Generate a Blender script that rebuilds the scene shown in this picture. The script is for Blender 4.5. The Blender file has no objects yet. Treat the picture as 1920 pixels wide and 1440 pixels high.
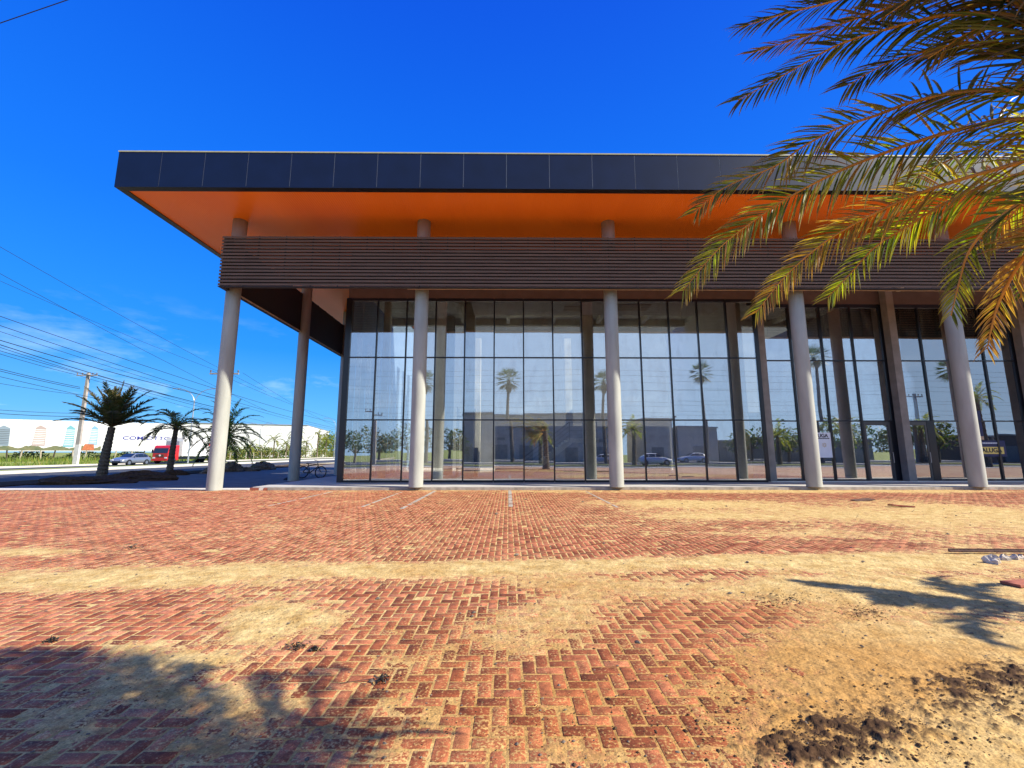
import bpy, math, random
import numpy as np
from mathutils import Vector, Matrix
random.seed(7)
rng = np.random.default_rng(11)
R = math.radians
S = bpy.context.scene
COL = S.collection
# ------------------------------------------------------------------ camera
CAMH, PITCH, YAW, F = 1.5, 0.152, 0.009, 835.4
cd = bpy.data.cameras.new('camera'); cam = bpy.data.objects.new('camera', cd); COL.objects.link(cam)
cd.sensor_width = 36; cd.lens = 36 * F / 1920; cd.clip_start = 0.05; cd.clip_end = 6000
cam.location = (0, 0, CAMH); cam.rotation_euler = (math.pi / 2 + PITCH, 0, -YAW)
S.camera = cam
# ------------------------------------------------------------------ light
SUN_EL = R(37); SUN_AZ = R(105)            # azimuth clockwise from +Y
sun_dir = Vector((math.sin(SUN_AZ) * math.cos(SUN_EL), math.cos(SUN_AZ) * math.cos(SUN_EL), math.sin(SUN_EL)))
sl = bpy.data.lights.new('sun', 'SUN'); so = bpy.data.objects.new('sun', sl); COL.objects.link(so)
sl.energy = 4.7; sl.angle = R(0.53); sl.color = (1, 0.93, 0.80)
so.rotation_euler = (-sun_dir).to_track_quat('-Z', 'Y').to_euler()
W = bpy.data.worlds.new('World'); S.world = W; W.use_nodes = True
wn = W.node_tree; bg = wn.nodes['Background']; bg.inputs[1].default_value = 0.15
sk = wn.nodes.new('ShaderNodeTexSky'); sk.sky_type = 'NISHITA'; sk.sun_disc = False
sk.sun_elevation = SUN_EL; sk.sun_rotation = SUN_AZ; sk.air_density = 1.0; sk.dust_density = 0.4; sk.ozone_density = 3.0
hs = wn.nodes.new('ShaderNodeHueSaturation'); hs.inputs['Saturation'].default_value = 1.1; hs.inputs['Value'].default_value = .9
wn.links.new(sk.outputs[0], hs.inputs['Color'])
# thin wisps of cloud low over the road
tc = wn.nodes.new('ShaderNodeTexCoord'); mp = wn.nodes.new('ShaderNodeMapping'); mp.inputs['Scale'].default_value = (3, 3, 11)
nz = wn.nodes.new('ShaderNodeTexNoise'); nz.inputs['Scale'].default_value = 1.6; nz.inputs['Detail'].default_value = 7; nz.inputs['Roughness'].default_value = .6
cr = wn.nodes.new('ShaderNodeValToRGB'); cr.color_ramp.elements[0].position = .56; cr.color_ramp.elements[1].position = .85
sx = wn.nodes.new('ShaderNodeSeparateXYZ'); m1 = wn.nodes.new('ShaderNodeMapRange')
m1.inputs[1].default_value = .28; m1.inputs[2].default_value = .06; m1.inputs[3].default_value = 0; m1.inputs[4].default_value = .55
mu = wn.nodes.new('ShaderNodeMath'); mu.operation = 'MULTIPLY'
mx = wn.nodes.new('ShaderNodeMixRGB'); mx.inputs[2].default_value = (5.2, 6.0, 6.8, 1)
L = wn.links.new
L(tc.outputs['Generated'], mp.inputs[0]); L(mp.outputs[0], nz.inputs[0]); L(nz.outputs[0], cr.inputs[0])
L(tc.outputs['Generated'], sx.inputs[0]); L(sx.outputs[2], m1.inputs[0]); L(cr.outputs[0], mu.inputs[0]); L(m1.outputs[0], mu.inputs[1])
gr = wn.nodes.new('ShaderNodeValToRGB'); ge = gr.color_ramp.elements
SKY = [(0.0, (1.1, 2.5, 4.0)), (.07, (.42, 2.0, 4.15)), (.2, (.03, 1.22, 4.0)), (.42, (.0, .78, 3.9)), (.75, (.0, .38, 3.1)), (1.0, (.0, .24, 2.5))]
ge[0].position, ge[1].position = 0, 1; ge[0].color = (*[c / 4.3 for c in SKY[0][1]], 1); ge[1].color = (*[c / 4.3 for c in SKY[-1][1]], 1)
for p_, c_ in SKY[1:-1]:
    x_ = ge.new(p_); x_.color = (*[c / 4.3 for c in c_], 1)
sc_ = wn.nodes.new('ShaderNodeMixRGB'); sc_.blend_type = 'MULTIPLY'; sc_.inputs[0].default_value = 1; sc_.inputs[2].default_value = (3.9, 3.95, 4.05, 1)
gm_ = wn.nodes.new('ShaderNodeMixRGB'); gm_.inputs[0].default_value = .95
L(sx.outputs[2], gr.inputs[0]); L(gr.outputs[0], sc_.inputs[1]); L(hs.outputs[0], gm_.inputs[1]); L(sc_.outputs[0], gm_.inputs[2])
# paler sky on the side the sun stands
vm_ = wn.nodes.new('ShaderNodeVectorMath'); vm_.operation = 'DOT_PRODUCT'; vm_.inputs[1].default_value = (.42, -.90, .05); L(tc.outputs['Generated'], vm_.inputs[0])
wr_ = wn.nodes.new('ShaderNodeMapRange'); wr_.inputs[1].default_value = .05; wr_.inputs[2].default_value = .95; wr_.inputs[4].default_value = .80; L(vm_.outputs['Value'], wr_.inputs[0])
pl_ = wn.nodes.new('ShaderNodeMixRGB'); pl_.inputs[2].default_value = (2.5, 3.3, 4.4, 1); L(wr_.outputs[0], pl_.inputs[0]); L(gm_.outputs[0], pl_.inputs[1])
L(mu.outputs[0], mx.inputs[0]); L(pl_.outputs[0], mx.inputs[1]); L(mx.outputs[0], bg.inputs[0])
S.view_settings.view_transform = 'Standard'; S.view_settings.look = 'None'
S.view_settings.exposure = 0.92; S.view_settings.gamma = 1
S.render.resolution_x = 1024; S.render.resolution_y = 768
S.render.engine = 'CYCLES'
S.cycles.max_bounces = 8; S.cycles.transparent_max_bounces = 16; S.cycles.caustics_reflective = False; S.cycles.caustics_refractive = False

# ------------------------------------------------------------------ placing helpers (survey of the site)
cy_, sy_, cp_, sp_ = math.cos(YAW), math.sin(YAW), math.cos(PITCH), math.sin(PITCH)
def ray(u, v):
    a, b = (u - 960) / F, -(v - 720) / F
    Yc = cp_ - b * sp_; Z = sp_ + b * cp_
    return Vector((a * cy_ + Yc * sy_, -a * sy_ + Yc * cy_, Z))
def at(u, v, Y):
    d = ray(u, v); t = Y / d.y; return Vector((d.x * t, Y, CAMH + d.z * t))
def atX(u, v, X):
    d = ray(u, v); t = X / d.x; return Vector((X, d.y * t, CAMH + d.z * t))
def gnd(u, v, z=0.0):
    d = ray(u, v); t = (z - CAMH) / d.z; return Vector((d.x * t, d.y * t, z))
MIR = 2 * 21.07
def mir(u, v, D):                       # something seen mirrored in the glazing, standing at Y = -D
    p = at(u, v, MIR + D); return Vector((p.x, -D, p.z))

# ------------------------------------------------------------------ materials
def mat(name, col, rough=.6, metal=0, var=0.0, vscale=4, bump=0.0, bscale=40, spec=.5, col2=None, coat=0, stretch=None, detail=6):
    m = bpy.data.materials.new(name); m.use_nodes = True; nt = m.node_tree; b = nt.nodes['Principled BSDF']
    b.inputs['Base Color'].default_value = (*col, 1); b.inputs['Roughness'].default_value = rough
    b.inputs['Metallic'].default_value = metal; b.inputs['Specular IOR Level'].default_value = spec
    b.inputs['Coat Weight'].default_value = coat
    l = nt.links.new
    if var or bump:
        t = nt.nodes.new('ShaderNodeTexCoord'); mpp = nt.nodes.new('ShaderNodeMapping')
        if stretch: mpp.inputs['Scale'].default_value = stretch
        l(t.outputs['Object'], mpp.inputs[0])
    if var:
        n = nt.nodes.new('ShaderNodeTexNoise'); n.inputs['Scale'].default_value = vscale; n.inputs['Detail'].default_value = detail
        l(mpp.outputs[0], n.inputs[0])
        r = nt.nodes.new('ShaderNodeMapRange'); r.inputs[1].default_value = .3; r.inputs[2].default_value = .7
        l(n.outputs[0], r.inputs[0])
        x = nt.nodes.new('ShaderNodeMixRGB')
        c2 = col2 if col2 else tuple(max(0, c * (1 - var)) for c in col)
        c1 = col if col2 else tuple(min(1, c * (1 + var)) for c in col)
        x.inputs[1].default_value = (*c1, 1); x.inputs[2].default_value = (*c2, 1)
        l(r.outputs[0], x.inputs[0]); l(x.outputs[0], b.inputs['Base Color'])
    if bump:
        n2 = nt.nodes.new('ShaderNodeTexNoise'); n2.inputs['Scale'].default_value = bscale; n2.inputs['Detail'].default_value = 5
        l(mpp.outputs[0], n2.inputs[0])
        bp = nt.nodes.new('ShaderNodeBump'); bp.inputs['Strength'].default_value = bump; bp.inputs['Distance'].default_value = .02
        l(n2.outputs[0], bp.inputs['Height']); l(bp.outputs[0], b.inputs['Normal'])
    return m
M = {}
M['concrete'] = mat('concrete', (.33, .31, .29), .85, var=.18, vscale=3, bump=.25, bscale=60)
M['pilaster'] = mat('pilaster', (.23, .22, .21), .85, var=.15, vscale=3, bump=.2)
M['slab'] = mat('slab', (.46, .44, .40), .8, var=.16, vscale=1.5, bump=.15, bscale=50)
M['kerb'] = mat('kerb', (.36, .32, .26), .9, var=.3, vscale=5, bump=.3)
M['column'] = mat('column', (.365, .38, .345), .8, var=.15, vscale=3.0, bump=.3, bscale=70, stretch=(1, 1, .22), detail=9)
M['fascia'] = mat('fascia', (.003, .008, .034), .36, var=.2, vscale=1.2, spec=.30)
M['gap'] = mat('gap', (.30, .30, .30), .5)
M['trim'] = mat('trim', (.42, .40, .22), .4, var=.1)
M['black'] = mat('black_metal', (.008, .008, .010), .35)
M['frame'] = mat('frame', (.010, .012, .018), .32, metal=0, spec=.5)
M['louvre'] = mat('louvre', (.135, .092, .068), .6, spec=.25, var=.2, vscale=2, stretch=(.4, 1, 6))
M['louvre_back'] = mat('louvre_back', (.02, .014, .014), .6)
M['brownwall'] = mat('brownwall', (.12, .085, .075), .8, var=.12, vscale=2)
M['wood'] = mat('wood', (.50, .36, .24), .6, var=.2)
M['white'] = mat('white', (.75, .74, .72), .6, var=.06)
M['cream'] = mat('cream', (.80, .70, .55), .8, var=.05)
M['intconc'] = mat('intconc', (.78, .71, .55), .85, var=.35, vscale=.8, bump=.1)
M['intfloor'] = mat('intfloor', (.74, .71, .62), .6, var=.1)
M['intwall'] = mat('intwall', (.27, .265, .24), .8, var=.12, vscale=1)
M['bluewall'] = mat('bluewall', (.22, .30, .40), .7, var=.1, vscale=1)
M['rail'] = mat('rail', (.02, .02, .02), .4)
M['asphalt'] = mat('asphalt', (.052, .055, .062), .85, var=.25, vscale=1.2, bump=.3, bscale=90)
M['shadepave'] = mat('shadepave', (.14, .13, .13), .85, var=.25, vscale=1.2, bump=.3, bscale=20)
M['sidewalk'] = mat('sidewalk', (.62, .58, .50), .85, var=.1, vscale=1)
M['earth'] = mat('earth', (.24, .17, .10), .95, var=.35, vscale=2, bump=.6, bscale=14)
M['dirt'] = mat('dirt', (.080, .048, .028), .95, spec=.05, var=.4, vscale=9, bump=.9, bscale=30)
M['rock'] = mat('rock', (.19, .15, .11), .95, spec=.05, var=.35, vscale=6, bump=.6, bscale=25)
M['chunk'] = mat('chunk', (.50, .44, .36), .9, var=.3, vscale=12, bump=.6, bscale=40)
M['rust'] = mat('rust', (.10, .050, .035), .7, var=.4, vscale=14, bump=.3)
M['tile_red'] = mat('tile_red', (.34, .10, .055), .8, var=.3, vscale=8, bump=.3)
M['grass'] = mat('grass', (.15, .22, .02), .9, var=.5, vscale=.5, bump=.8, bscale=8, col2=(.28, .26, .05))
M['trunk'] = mat('trunk', (.13, .10, .07), .9, var=.4, vscale=6, bump=1.0, bscale=16, stretch=(1, 1, 2.5))
M['pole'] = mat('pole', (.36, .32, .28), .85, var=.15, vscale=3)
M['galv'] = mat('galv', (.42, .44, .46), .4, metal=.6)
M['cable'] = mat('cable', (.012, .014, .02), .6)
M['dpost'] = mat('dpost', (.06, .045, .03), .9, var=.3)
M['post'] = mat('post', (.42, .36, .26), .9, var=.2, vscale=5)
M['carpaint_silver'] = mat('car_silver', (.30, .33, .38), .3, metal=.6, coat=.6)
M['carpaint_white'] = mat('car_white', (.72, .73, .75), .3, coat=.6)
M['carpaint_dark'] = mat('car_dark', (.03, .035, .045), .3, coat=.6)
M['red'] = mat('truck_red', (.52, .012, .014), .35, coat=.5)
M['carglass'] = mat('carglass', (.012, .018, .028), .08, spec=.8)
M['tyre'] = mat('tyre', (.012, .012, .012), .9)
M['rimm'] = mat('rimm', (.4, .4, .42), .35, metal=.8)
M['lamp'] = mat('lampglass', (.8, .8, .78), .2)
M['sky_t'] = mat('tower_glass', (.20, .45, .60), .4)
M['bldg_a'] = mat('render_grey', (.42, .39, .33), .9, var=.12, vscale=.6)
M['bldg_b'] = mat('render_tan', (.55, .48, .38), .9, var=.1, vscale=.6)
M['bldg_c'] = mat('render_dark', (.20, .20, .18), .9, var=.15, vscale=.6)
M['brickred'] = mat('brick_stack', (.30, .075, .035), .85, var=.25, vscale=5, bump=.3)
M['navy'] = mat('navy', (.010, .018, .09), .5)
M['yellow'] = mat('yellow', (.80, .62, .16), .5)
M['ink'] = mat('ink', (.015, .018, .04), .6)
M['paper'] = mat('paper', (.70, .76, .86), .6, var=.03)
M['inkblue'] = mat('inkblue', (.045, .05, .30), .6)
M['gold'] = mat('goldink', (.45, .32, .12), .6)
M['rubber'] = mat('rubber', (.02, .02, .022), .7)
M['cloth'] = mat('cloth', (.02, .022, .03), .9, bump=.4)
M['whitewash'] = mat('whitewash', (.70, .66, .58), .9, var=.12, vscale=4)

# soffit: narrow grooved boards
m = mat('soffit', (.98, .215, .008), .36, var=.10, vscale=.5, stretch=(1, .2, 1)); M['soffit'] = m
nt = m.node_tree; t = nt.nodes.new('ShaderNodeTexCoord'); wv = nt.nodes.new('ShaderNodeTexWave'); wv.inputs['Scale'].default_value = 3.4
wv.bands_direction = 'X'; wv.inputs['Distortion'].default_value = .15
bp = nt.nodes.new('ShaderNodeBump'); bp.inputs['Strength'].default_value = .45; bp.inputs['Distance'].default_value = .012
nt.links.new(t.outputs['Object'], wv.inputs[0]); nt.links.new(wv.outputs[0], bp.inputs['Height']); nt.links.new(bp.outputs[0], nt.nodes['Principled BSDF'].inputs['Normal'])

# glazing
def glassmat(name, fac, tint, wav):
    m = bpy.data.materials.new(name); m.use_nodes = True; nt = m.node_tree; nt.nodes.clear(); n = nt.nodes.new; l = nt.links.new
    out = n('ShaderNodeOutputMaterial'); mix = n('ShaderNodeMixShader'); tr = n('ShaderNodeBsdfTransparent'); gl = n('ShaderNodeBsdfGlossy')
    tr.inputs[0].default_value = (*tint, 1); gl.inputs[0].default_value = (.93, .95, .98, 1); gl.inputs['Roughness'].default_value = 0.0
    fr = n('ShaderNodeFresnel'); fr.inputs[0].default_value = 1.5
    ad = n('ShaderNodeMath'); ad.operation = 'MULTIPLY_ADD'; ad.inputs[1].default_value = 1.0; ad.inputs[2].default_value = fac; ad.use_clamp = True
    l(fr.outputs[0], ad.inputs[0])
    tcc = n('ShaderNodeTexCoord'); oi = n('ShaderNodeObjectInfo'); va = n('ShaderNodeVectorMath'); va.operation = 'ADD'
    cx = n('ShaderNodeCombineXYZ'); mm = n('ShaderNodeMath'); mm.operation = 'MULTIPLY'; mm.inputs[1].default_value = 37
    l(oi.outputs['Random'], mm.inputs[0]); l(mm.outputs[0], cx.inputs[0]); l(mm.outputs[0], cx.inputs[1])
    l(tcc.outputs['Object'], va.inputs[0]); l(cx.outputs[0], va.inputs[1])
    nz = n('ShaderNodeTexNoise'); nz.inputs['Scale'].default_value = .55; nz.inputs['Detail'].default_value = 1
    l(va.outputs[0], nz.inputs[0])
    bp = n('ShaderNodeBump'); bp.inputs['Strength'].default_value = 1; bp.inputs['Distance'].default_value = wav
    l(nz.outputs[0], bp.inputs['Height'])
    # every pane sits a hair off true
    f1 = n('ShaderNodeMath'); f1.operation = 'MULTIPLY'; f1.inputs[1].default_value = 17.3; l(oi.outputs['Random'], f1.inputs[0]); f2 = n('ShaderNodeMath'); f2.operation = 'FRACT'; l(f1.outputs[0], f2.inputs[0])
    cz = n('ShaderNodeCombineXYZ'); l(oi.outputs['Random'], cz.inputs[0]); l(f2.outputs[0], cz.inputs[2]); cz.inputs[1].default_value = .5
    sb_ = n('ShaderNodeVectorMath'); sb_.operation = 'SUBTRACT'; sb_.inputs[1].default_value = (.5, .5, .5); l(cz.outputs[0], sb_.inputs[0])
    sc2 = n('ShaderNodeVectorMath'); sc2.operation = 'SCALE'; sc2.inputs['Scale'].default_value = .007; l(sb_.outputs[0], sc2.inputs[0])
    ad3 = n('ShaderNodeVectorMath'); ad3.operation = 'ADD'; l(bp.outputs[0], ad3.inputs[0]); l(sc2.outputs[0], ad3.inputs[1])
    nm = n('ShaderNodeVectorMath'); nm.operation = 'NORMALIZE'; l(ad3.outputs[0], nm.inputs[0]); l(nm.outputs[0], gl.inputs['Normal'])
    # faint dust and streaks on the outside
    mpp = n('ShaderNodeMapping'); mpp.inputs['Scale'].default_value = (1.6, 1.6, .5); l(va.outputs[0], mpp.inputs[0])
    n3 = n('ShaderNodeTexNoise'); n3.inputs['Scale'].default_value = 1.7; n3.inputs['Detail'].default_value = 7; l(mpp.outputs[0], n3.inputs[0])
    r3 = n('ShaderNodeMapRange'); r3.inputs[1].default_value = .5; r3.inputs[2].default_value = .8; r3.inputs[3].default_value = 0.02; r3.inputs[4].default_value = .11
    l(n3.outputs[0], r3.inputs[0])
    df = n('ShaderNodeBsdfDiffuse'); df.inputs[0].default_value = (.55, .55, .52, 1); mx2 = n('ShaderNodeMixShader')
    l(ad.outputs[0], mix.inputs[0]); l(tr.outputs[0], mix.inputs[1]); l(gl.outputs[0], mix.inputs[2])
    l(r3.outputs[0], mx2.inputs[0]); l(mix.outputs[0], mx2.inputs[1]); l(df.outputs[0], mx2.inputs[2]); l(mx2.outputs[0], out.inputs[0])
    return m
M['glass'] = glassmat('glass', .31, (.97, .985, .96), .0017)
M['glass_clear'] = glassmat('glass_clear', .03, (.93, .96, .97), .0005)

# leaves: colour from a per-leaflet attribute, light passes through
def leafmat(name, trans=.45, rough=.45):
    m = bpy.data.materials.new(name); m.use_nodes = True; nt = m.node_tree; nt.nodes.clear(); n = nt.nodes.new; l = nt.links.new
    out = n('ShaderNodeOutputMaterial'); pr = n('ShaderNodeBsdfPrincipled'); tl = n('ShaderNodeBsdfTranslucent'); mx = n('ShaderNodeMixShader')
    a = n('ShaderNodeAttribute'); a.attribute_name = 'tone'
    pr.inputs['Roughness'].default_value = rough; pr.inputs['Specular IOR Level'].default_value = .6
    l(a.outputs['Color'], pr.inputs['Base Color'])
    g = n('ShaderNodeMixRGB'); g.blend_type = 'MULTIPLY'; g.inputs[0].default_value = 1; g.inputs[2].default_value = (1.7, 1.9, .55, 1)
    l(a.outputs['Color'], g.inputs[1]); l(g.outputs[0], tl.inputs[0])
    mx.inputs[0].default_value = trans; l(pr.outputs[0], mx.inputs[1]); l(tl.outputs[0], mx.inputs[2]); l(mx.outputs[0], out.inputs[0])
    return m
M['frond'] = leafmat('frond'); M['leaf'] = leafmat('leaf', .3, .6)
M['rachis'] = mat('rachis', (.66, .30, .03), .4, var=.25, vscale=5)

# ------------------------------------------------------------------ mesh helpers
def props(o, label=None, cat=None, group=None, kind=None):
    if label: o['label'] = label
    if cat: o['category'] = cat
    if group: o['group'] = group
    if kind: o['kind'] = kind
    return o
def empty(name, loc, label, cat, group=None, rz=0):
    o = bpy.data.objects.new(name, None); COL.objects.link(o); o.location = loc; o.rotation_euler.z = rz
    return props(o, label, cat, group)
class MB:
    def __init__(s): s.v = []; s.f = []; s.m = []; s.c = None; s.cm = 0
    def add(s, vs, fs, tone=None):
        k = len(s.v); s.v += [tuple(p) for p in vs]; s.f += [tuple(k + i for i in f) for f in fs]; s.m += [s.cm] * len(fs)
        if tone is not None or s.c is not None:
            if s.c is None: s.c = [(.5, .5, .5)] * k
            if tone is None: tone = (.5, .5, .5)
            s.c += (tone if isinstance(tone, list) else [tone] * len(vs))
        return s
    def box(s, x0, y0, z0, x1, y1, z1, ch=0):
        if x0 > x1: x0, x1 = x1, x0
        if y0 > y1: y0, y1 = y1, y0
        if z0 > z1: z0, z1 = z1, z0
        vs = [(x, y, z) for z in (z0, z1) for y in (y0, y1) for x in (x0, x1)]
        return s.add(vs, [(0, 2, 3, 1), (4, 5, 7, 6), (0, 1, 5, 4), (2, 6, 7, 3), (0, 4, 6, 2), (1, 3, 7, 5)])
    def obox(s, c, ax, ay, az):
        c, ax, ay, az = map(Vector, (c, ax, ay, az))
        vs = [c + ax * i + ay * j + az * k for k in (-1, 1) for j in (-1, 1) for i in (-1, 1)]
        return s.add(vs, [(0, 2, 3, 1), (4, 5, 7, 6), (0, 1, 5, 4), (2, 6, 7, 3), (0, 4, 6, 2), (1, 3, 7, 5)])
    def tube(s, pts, rad, n=8, caps=True, tone=None):
        pts = [Vector(p) for p in pts]; N = len(pts)
        if not hasattr(rad, '__len__'): rad = [rad] * N
        vs = []; fs = []; ref = None
        for i, p in enumerate(pts):
            t = (pts[min(i + 1, N - 1)] - pts[max(i - 1, 0)]).normalized()
            if ref is None: ref = Vector((0, 0, 1)) if abs(t.z) < .9 else Vector((0, 1, 0))
            a = t.cross(ref).normalized(); b = t.cross(a).normalized(); ref = -b if False else ref
            for k in range(n):
                an = 2 * math.pi * k / n; vs.append(p + (a * math.cos(an) + b * math.sin(an)) * rad[i])
        for i in range(N - 1):
            for k in range(n):
                k2 = (k + 1) % n; fs.append((i * n + k, i * n + k2, (i + 1) * n + k2, (i + 1) * n + k))
        if caps: fs.append(tuple(range(n))[::-1]); fs.append(tuple((N - 1) * n + k for k in range(n)))
        return s.add(vs, fs, tone)
    def prism(s, poly, ax, lo, hi):
        """poly of 2-D points extruded along axis ax ('x','y','z')"""
        def P(a, b, c): return {'x': (c, a, b), 'y': (a, c, b), 'z': (a, b, c)}[ax]
        n = len(poly); vs = [P(a, b, lo) for a, b in poly] + [P(a, b, hi) for a, b in poly]
        fs = [tuple(range(n)), tuple(range(2 * n - 1, n - 1, -1))] + [(i, i + n, (i + 1) % n + n, (i + 1) % n) for i in range(n)]
        return s.add(vs, fs)
    def torus(s, c, R0, r0, axis='y', n=28, k=8):
        vs = []; fs = []
        for i in range(n):
            a = 2 * math.pi * i / n
            for j in range(k):
                b = 2 * math.pi * j / k; rr = R0 + r0 * math.cos(b); w = r0 * math.sin(b)
                p = {'y': (rr * math.cos(a), w, rr * math.sin(a)), 'x': (w, rr * math.cos(a), rr * math.sin(a))}[axis]
                vs.append((c[0] + p[0], c[1] + p[1], c[2] + p[2]))
        for i in range(n):
            for j in range(k): fs.append((i * k + j, ((i + 1) % n) * k + j, ((i + 1) % n) * k + (j + 1) % k, i * k + (j + 1) % k))
        return s.add(vs, fs)
    def build(s, name, mats, parent=None, smooth=False, bevel=0):
        if not isinstance(mats, (list, tuple)): mats = [mats]
        me = bpy.data.meshes.new(name); me.from_pydata(s.v, [], s.f)
        for m_ in mats: me.materials.append(m_ if not isinstance(m_, str) else M[m_])
        if len(mats) > 1: me.polygons.foreach_set('material_index', s.m)
        if s.c is not None:
            at_ = me.attributes.new('tone', 'FLOAT_COLOR', 'POINT')
            at_.data.foreach_set('color', np.array([(*c, 1) for c in s.c], dtype=np.float32).ravel())
        if smooth: me.polygons.foreach_set('use_smooth', [True] * len(me.polygons))
        me.update()
        o = bpy.data.objects.new(name, me); COL.objects.link(o)
        if parent: o.parent = parent
        if bevel:
            md = o.modifiers.new('bevel', 'BEVEL'); md.width = bevel; md.segments = 2; md.limit_method = 'ANGLE'
        return o
def struct(o): o['kind'] = 'structure'; return o
def copy_tree(o, parent=None):
    c = o.copy(); COL.objects.link(c); c.parent = parent
    for ch in [x for x in ALLCH(o)]: copy_tree(ch, c)
    return c
def ALLCH(o): return [x for x in COL.objects if x.parent == o]
def fit(o, w):
    xs = [v.co.x for v in o.data.vertices]; k = w / (max(xs) - min(xs)); o.scale = (k, k, 1)
def text_mesh(name, body, size, material, parent, loc, rot, depth=.004, bold=0.0, sx=1.0):
    cu = bpy.data.curves.new('txt', 'FONT'); cu.body = body; cu.size = size; cu.extrude = depth; cu.offset = bold
    cu.align_x = 'CENTER'; cu.align_y = 'CENTER'
    to = bpy.data.objects.new('txt', cu); COL.objects.link(to); bpy.context.view_layer.update()
    me = bpy.data.meshes.new_from_object(to.evaluated_get(bpy.context.evaluated_depsgraph_get()))
    COL.objects.unlink(to); bpy.data.objects.remove(to)
    me.materials.clear(); me.materials.append(M[material])
    o = bpy.data.objects.new(name, me); COL.objects.link(o); o.parent = parent; o.location = loc; o.rotation_euler = rot; o.scale = (sx, 1, 1)
    return o

ORD = ['first', 'second', 'third', 'fourth', 'fifth', 'sixth', 'seventh', 'eighth', 'ninth', 'tenth', 'eleventh', 'twelfth', 'thirteenth', 'fourteenth', 'fifteenth', 'sixteenth', 'seventeenth', 'eighteenth', 'nineteenth', 'twentieth', 'twenty-first', 'twenty-second']
# numpy value noise
def vn(x, y, seed):
    xi = np.floor(x).astype(np.int64); yi = np.floor(y).astype(np.int64); fx = x - xi; fy = y - yi
    fx = fx * fx * (3 - 2 * fx); fy = fy * fy * (3 - 2 * fy)
    def h(a, b):
        n = (a * 374761393 + b * 668265263 + seed * 144665) & 0xffffffff
        n = ((n ^ (n >> 13)) * 1274126177) & 0xffffffff
        return ((n ^ (n >> 16)) & 0xffff) / 65535.0
    return (h(xi, yi) * (1 - fx) + h(xi + 1, yi) * fx) * (1 - fy) + (h(xi, yi + 1) * (1 - fx) + h(xi + 1, yi + 1) * fx) * fy
def fbm(x, y, seed, octs=4, g=.5):
    s = 0; a = 1; t = 0
    for i in range(octs): s = s + a * vn(x * 2 ** i + 17 * i, y * 2 ** i - 9 * i, seed + i); t += a; a *= g
    return s / t - .5

# ================================================================== GROUND
YK = 18.40       # face of the walkway kerb
gm = MB(); gm.add([(-2500, -2500, -.25), (2500, -2500, -.25), (2500, 2500, -.25), (-2500, 2500, -.25)], [(0, 1, 2, 3)])
struct(gm.build('ground', 'grass'))
# bed of the paving
bd = MB(); bd.add([(-26, -13, -.05), (60, -13, -.05), (60, 19.6, -.05), (-26, 19.6, -.05)], [(0, 1, 2, 3)])
struct(bd.build('paving_bed', 'earth'))
# --- individually laid clay pavers, 90 degree herringbone
A_ = 0.0975
i0, i1, j0, j1 = int(-27 / A_), int(30 / A_), int(.9 / A_), int(YK / A_)
ii, jj = np.meshgrid(np.arange(i0, i1), np.arange(j0, j1), indexing='ij')
k4 = (ii - jj) % 4
def sel(mask, w, h):
    x = ii[mask] * A_; y = jj[mask] * A_
    cx, cy = x + w * A_ / 2, y + h * A_ / 2
    ok = (np.abs(cx) < 1.22 * cy + 2.2) & (cy + h * A_ / 2 < YK) & (cx > -25.9)
    return np.stack([cx[ok], cy[ok], np.full(ok.sum(), w * A_ / 2 - .0056), np.full(ok.sum(), h * A_ / 2 - .0056)], 1)
B = np.concatenate([sel(k4 == 0, 2, 1), sel(k4 == 3, 1, 2)])
nB = len(B)
z0 = rng.normal(0, .0013, nB); tx = rng.normal(0, .006, nB); ty = rng.normal(0, .006, nB)
cx, cy, hx, hy = B.T; hx = hx + rng.normal(0, .0006, nB); hy = hy + rng.normal(0, .0006, nB)
cx = cx + rng.normal(0, .0010, nB); cy = cy + rng.normal(0, .0010, nB)
V = np.zeros((nB, 12, 3)); sg = [(-1, -1), (1, -1), (1, 1), (-1, 1)]
for q, (a, b) in enumerate(sg):
    for lev, (ins, zz) in enumerate([(.006, 0), (0, -.005), (0, -.03)]):
        X = cx + a * (hx - ins); Y = cy + b * (hy - ins)
        V[:, lev * 4 + q, 0] = X; V[:, lev * 4 + q, 1] = Y; V[:, lev * 4 + q, 2] = z0 + zz + tx * (X - cx) + ty * (Y - cy)
Fq = [(0, 1, 2, 3)] + [(4 + q, 4 + (q + 1) % 4, (q + 1) % 4, q) for q in range(4)] + [(8 + q, 8 + (q + 1) % 4, 4 + (q + 1) % 4, 4 + q) for q in range(4)]
Fq = np.array(Fq)
def npmesh(name, V, Fc, material):
    me = bpy.data.meshes.new(name); me.vertices.add(len(V)); me.vertices.foreach_set('co', V.astype(np.float32).ravel())
    me.loops.add(Fc.size); me.loops.foreach_set('vertex_index', Fc.astype(np.int32).ravel())
    me.polygons.add(len(Fc)); me.polygons.foreach_set('loop_start', (np.arange(len(Fc)) * 4).astype(np.int32))
    me.polygons.foreach_set('loop_total', np.full(len(Fc), 4, dtype=np.int32)); me.update(calc_edges=True)
    me.materials.append(M[material]); o = bpy.data.objects.new(name, me); COL.objects.link(o); return o, me
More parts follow.
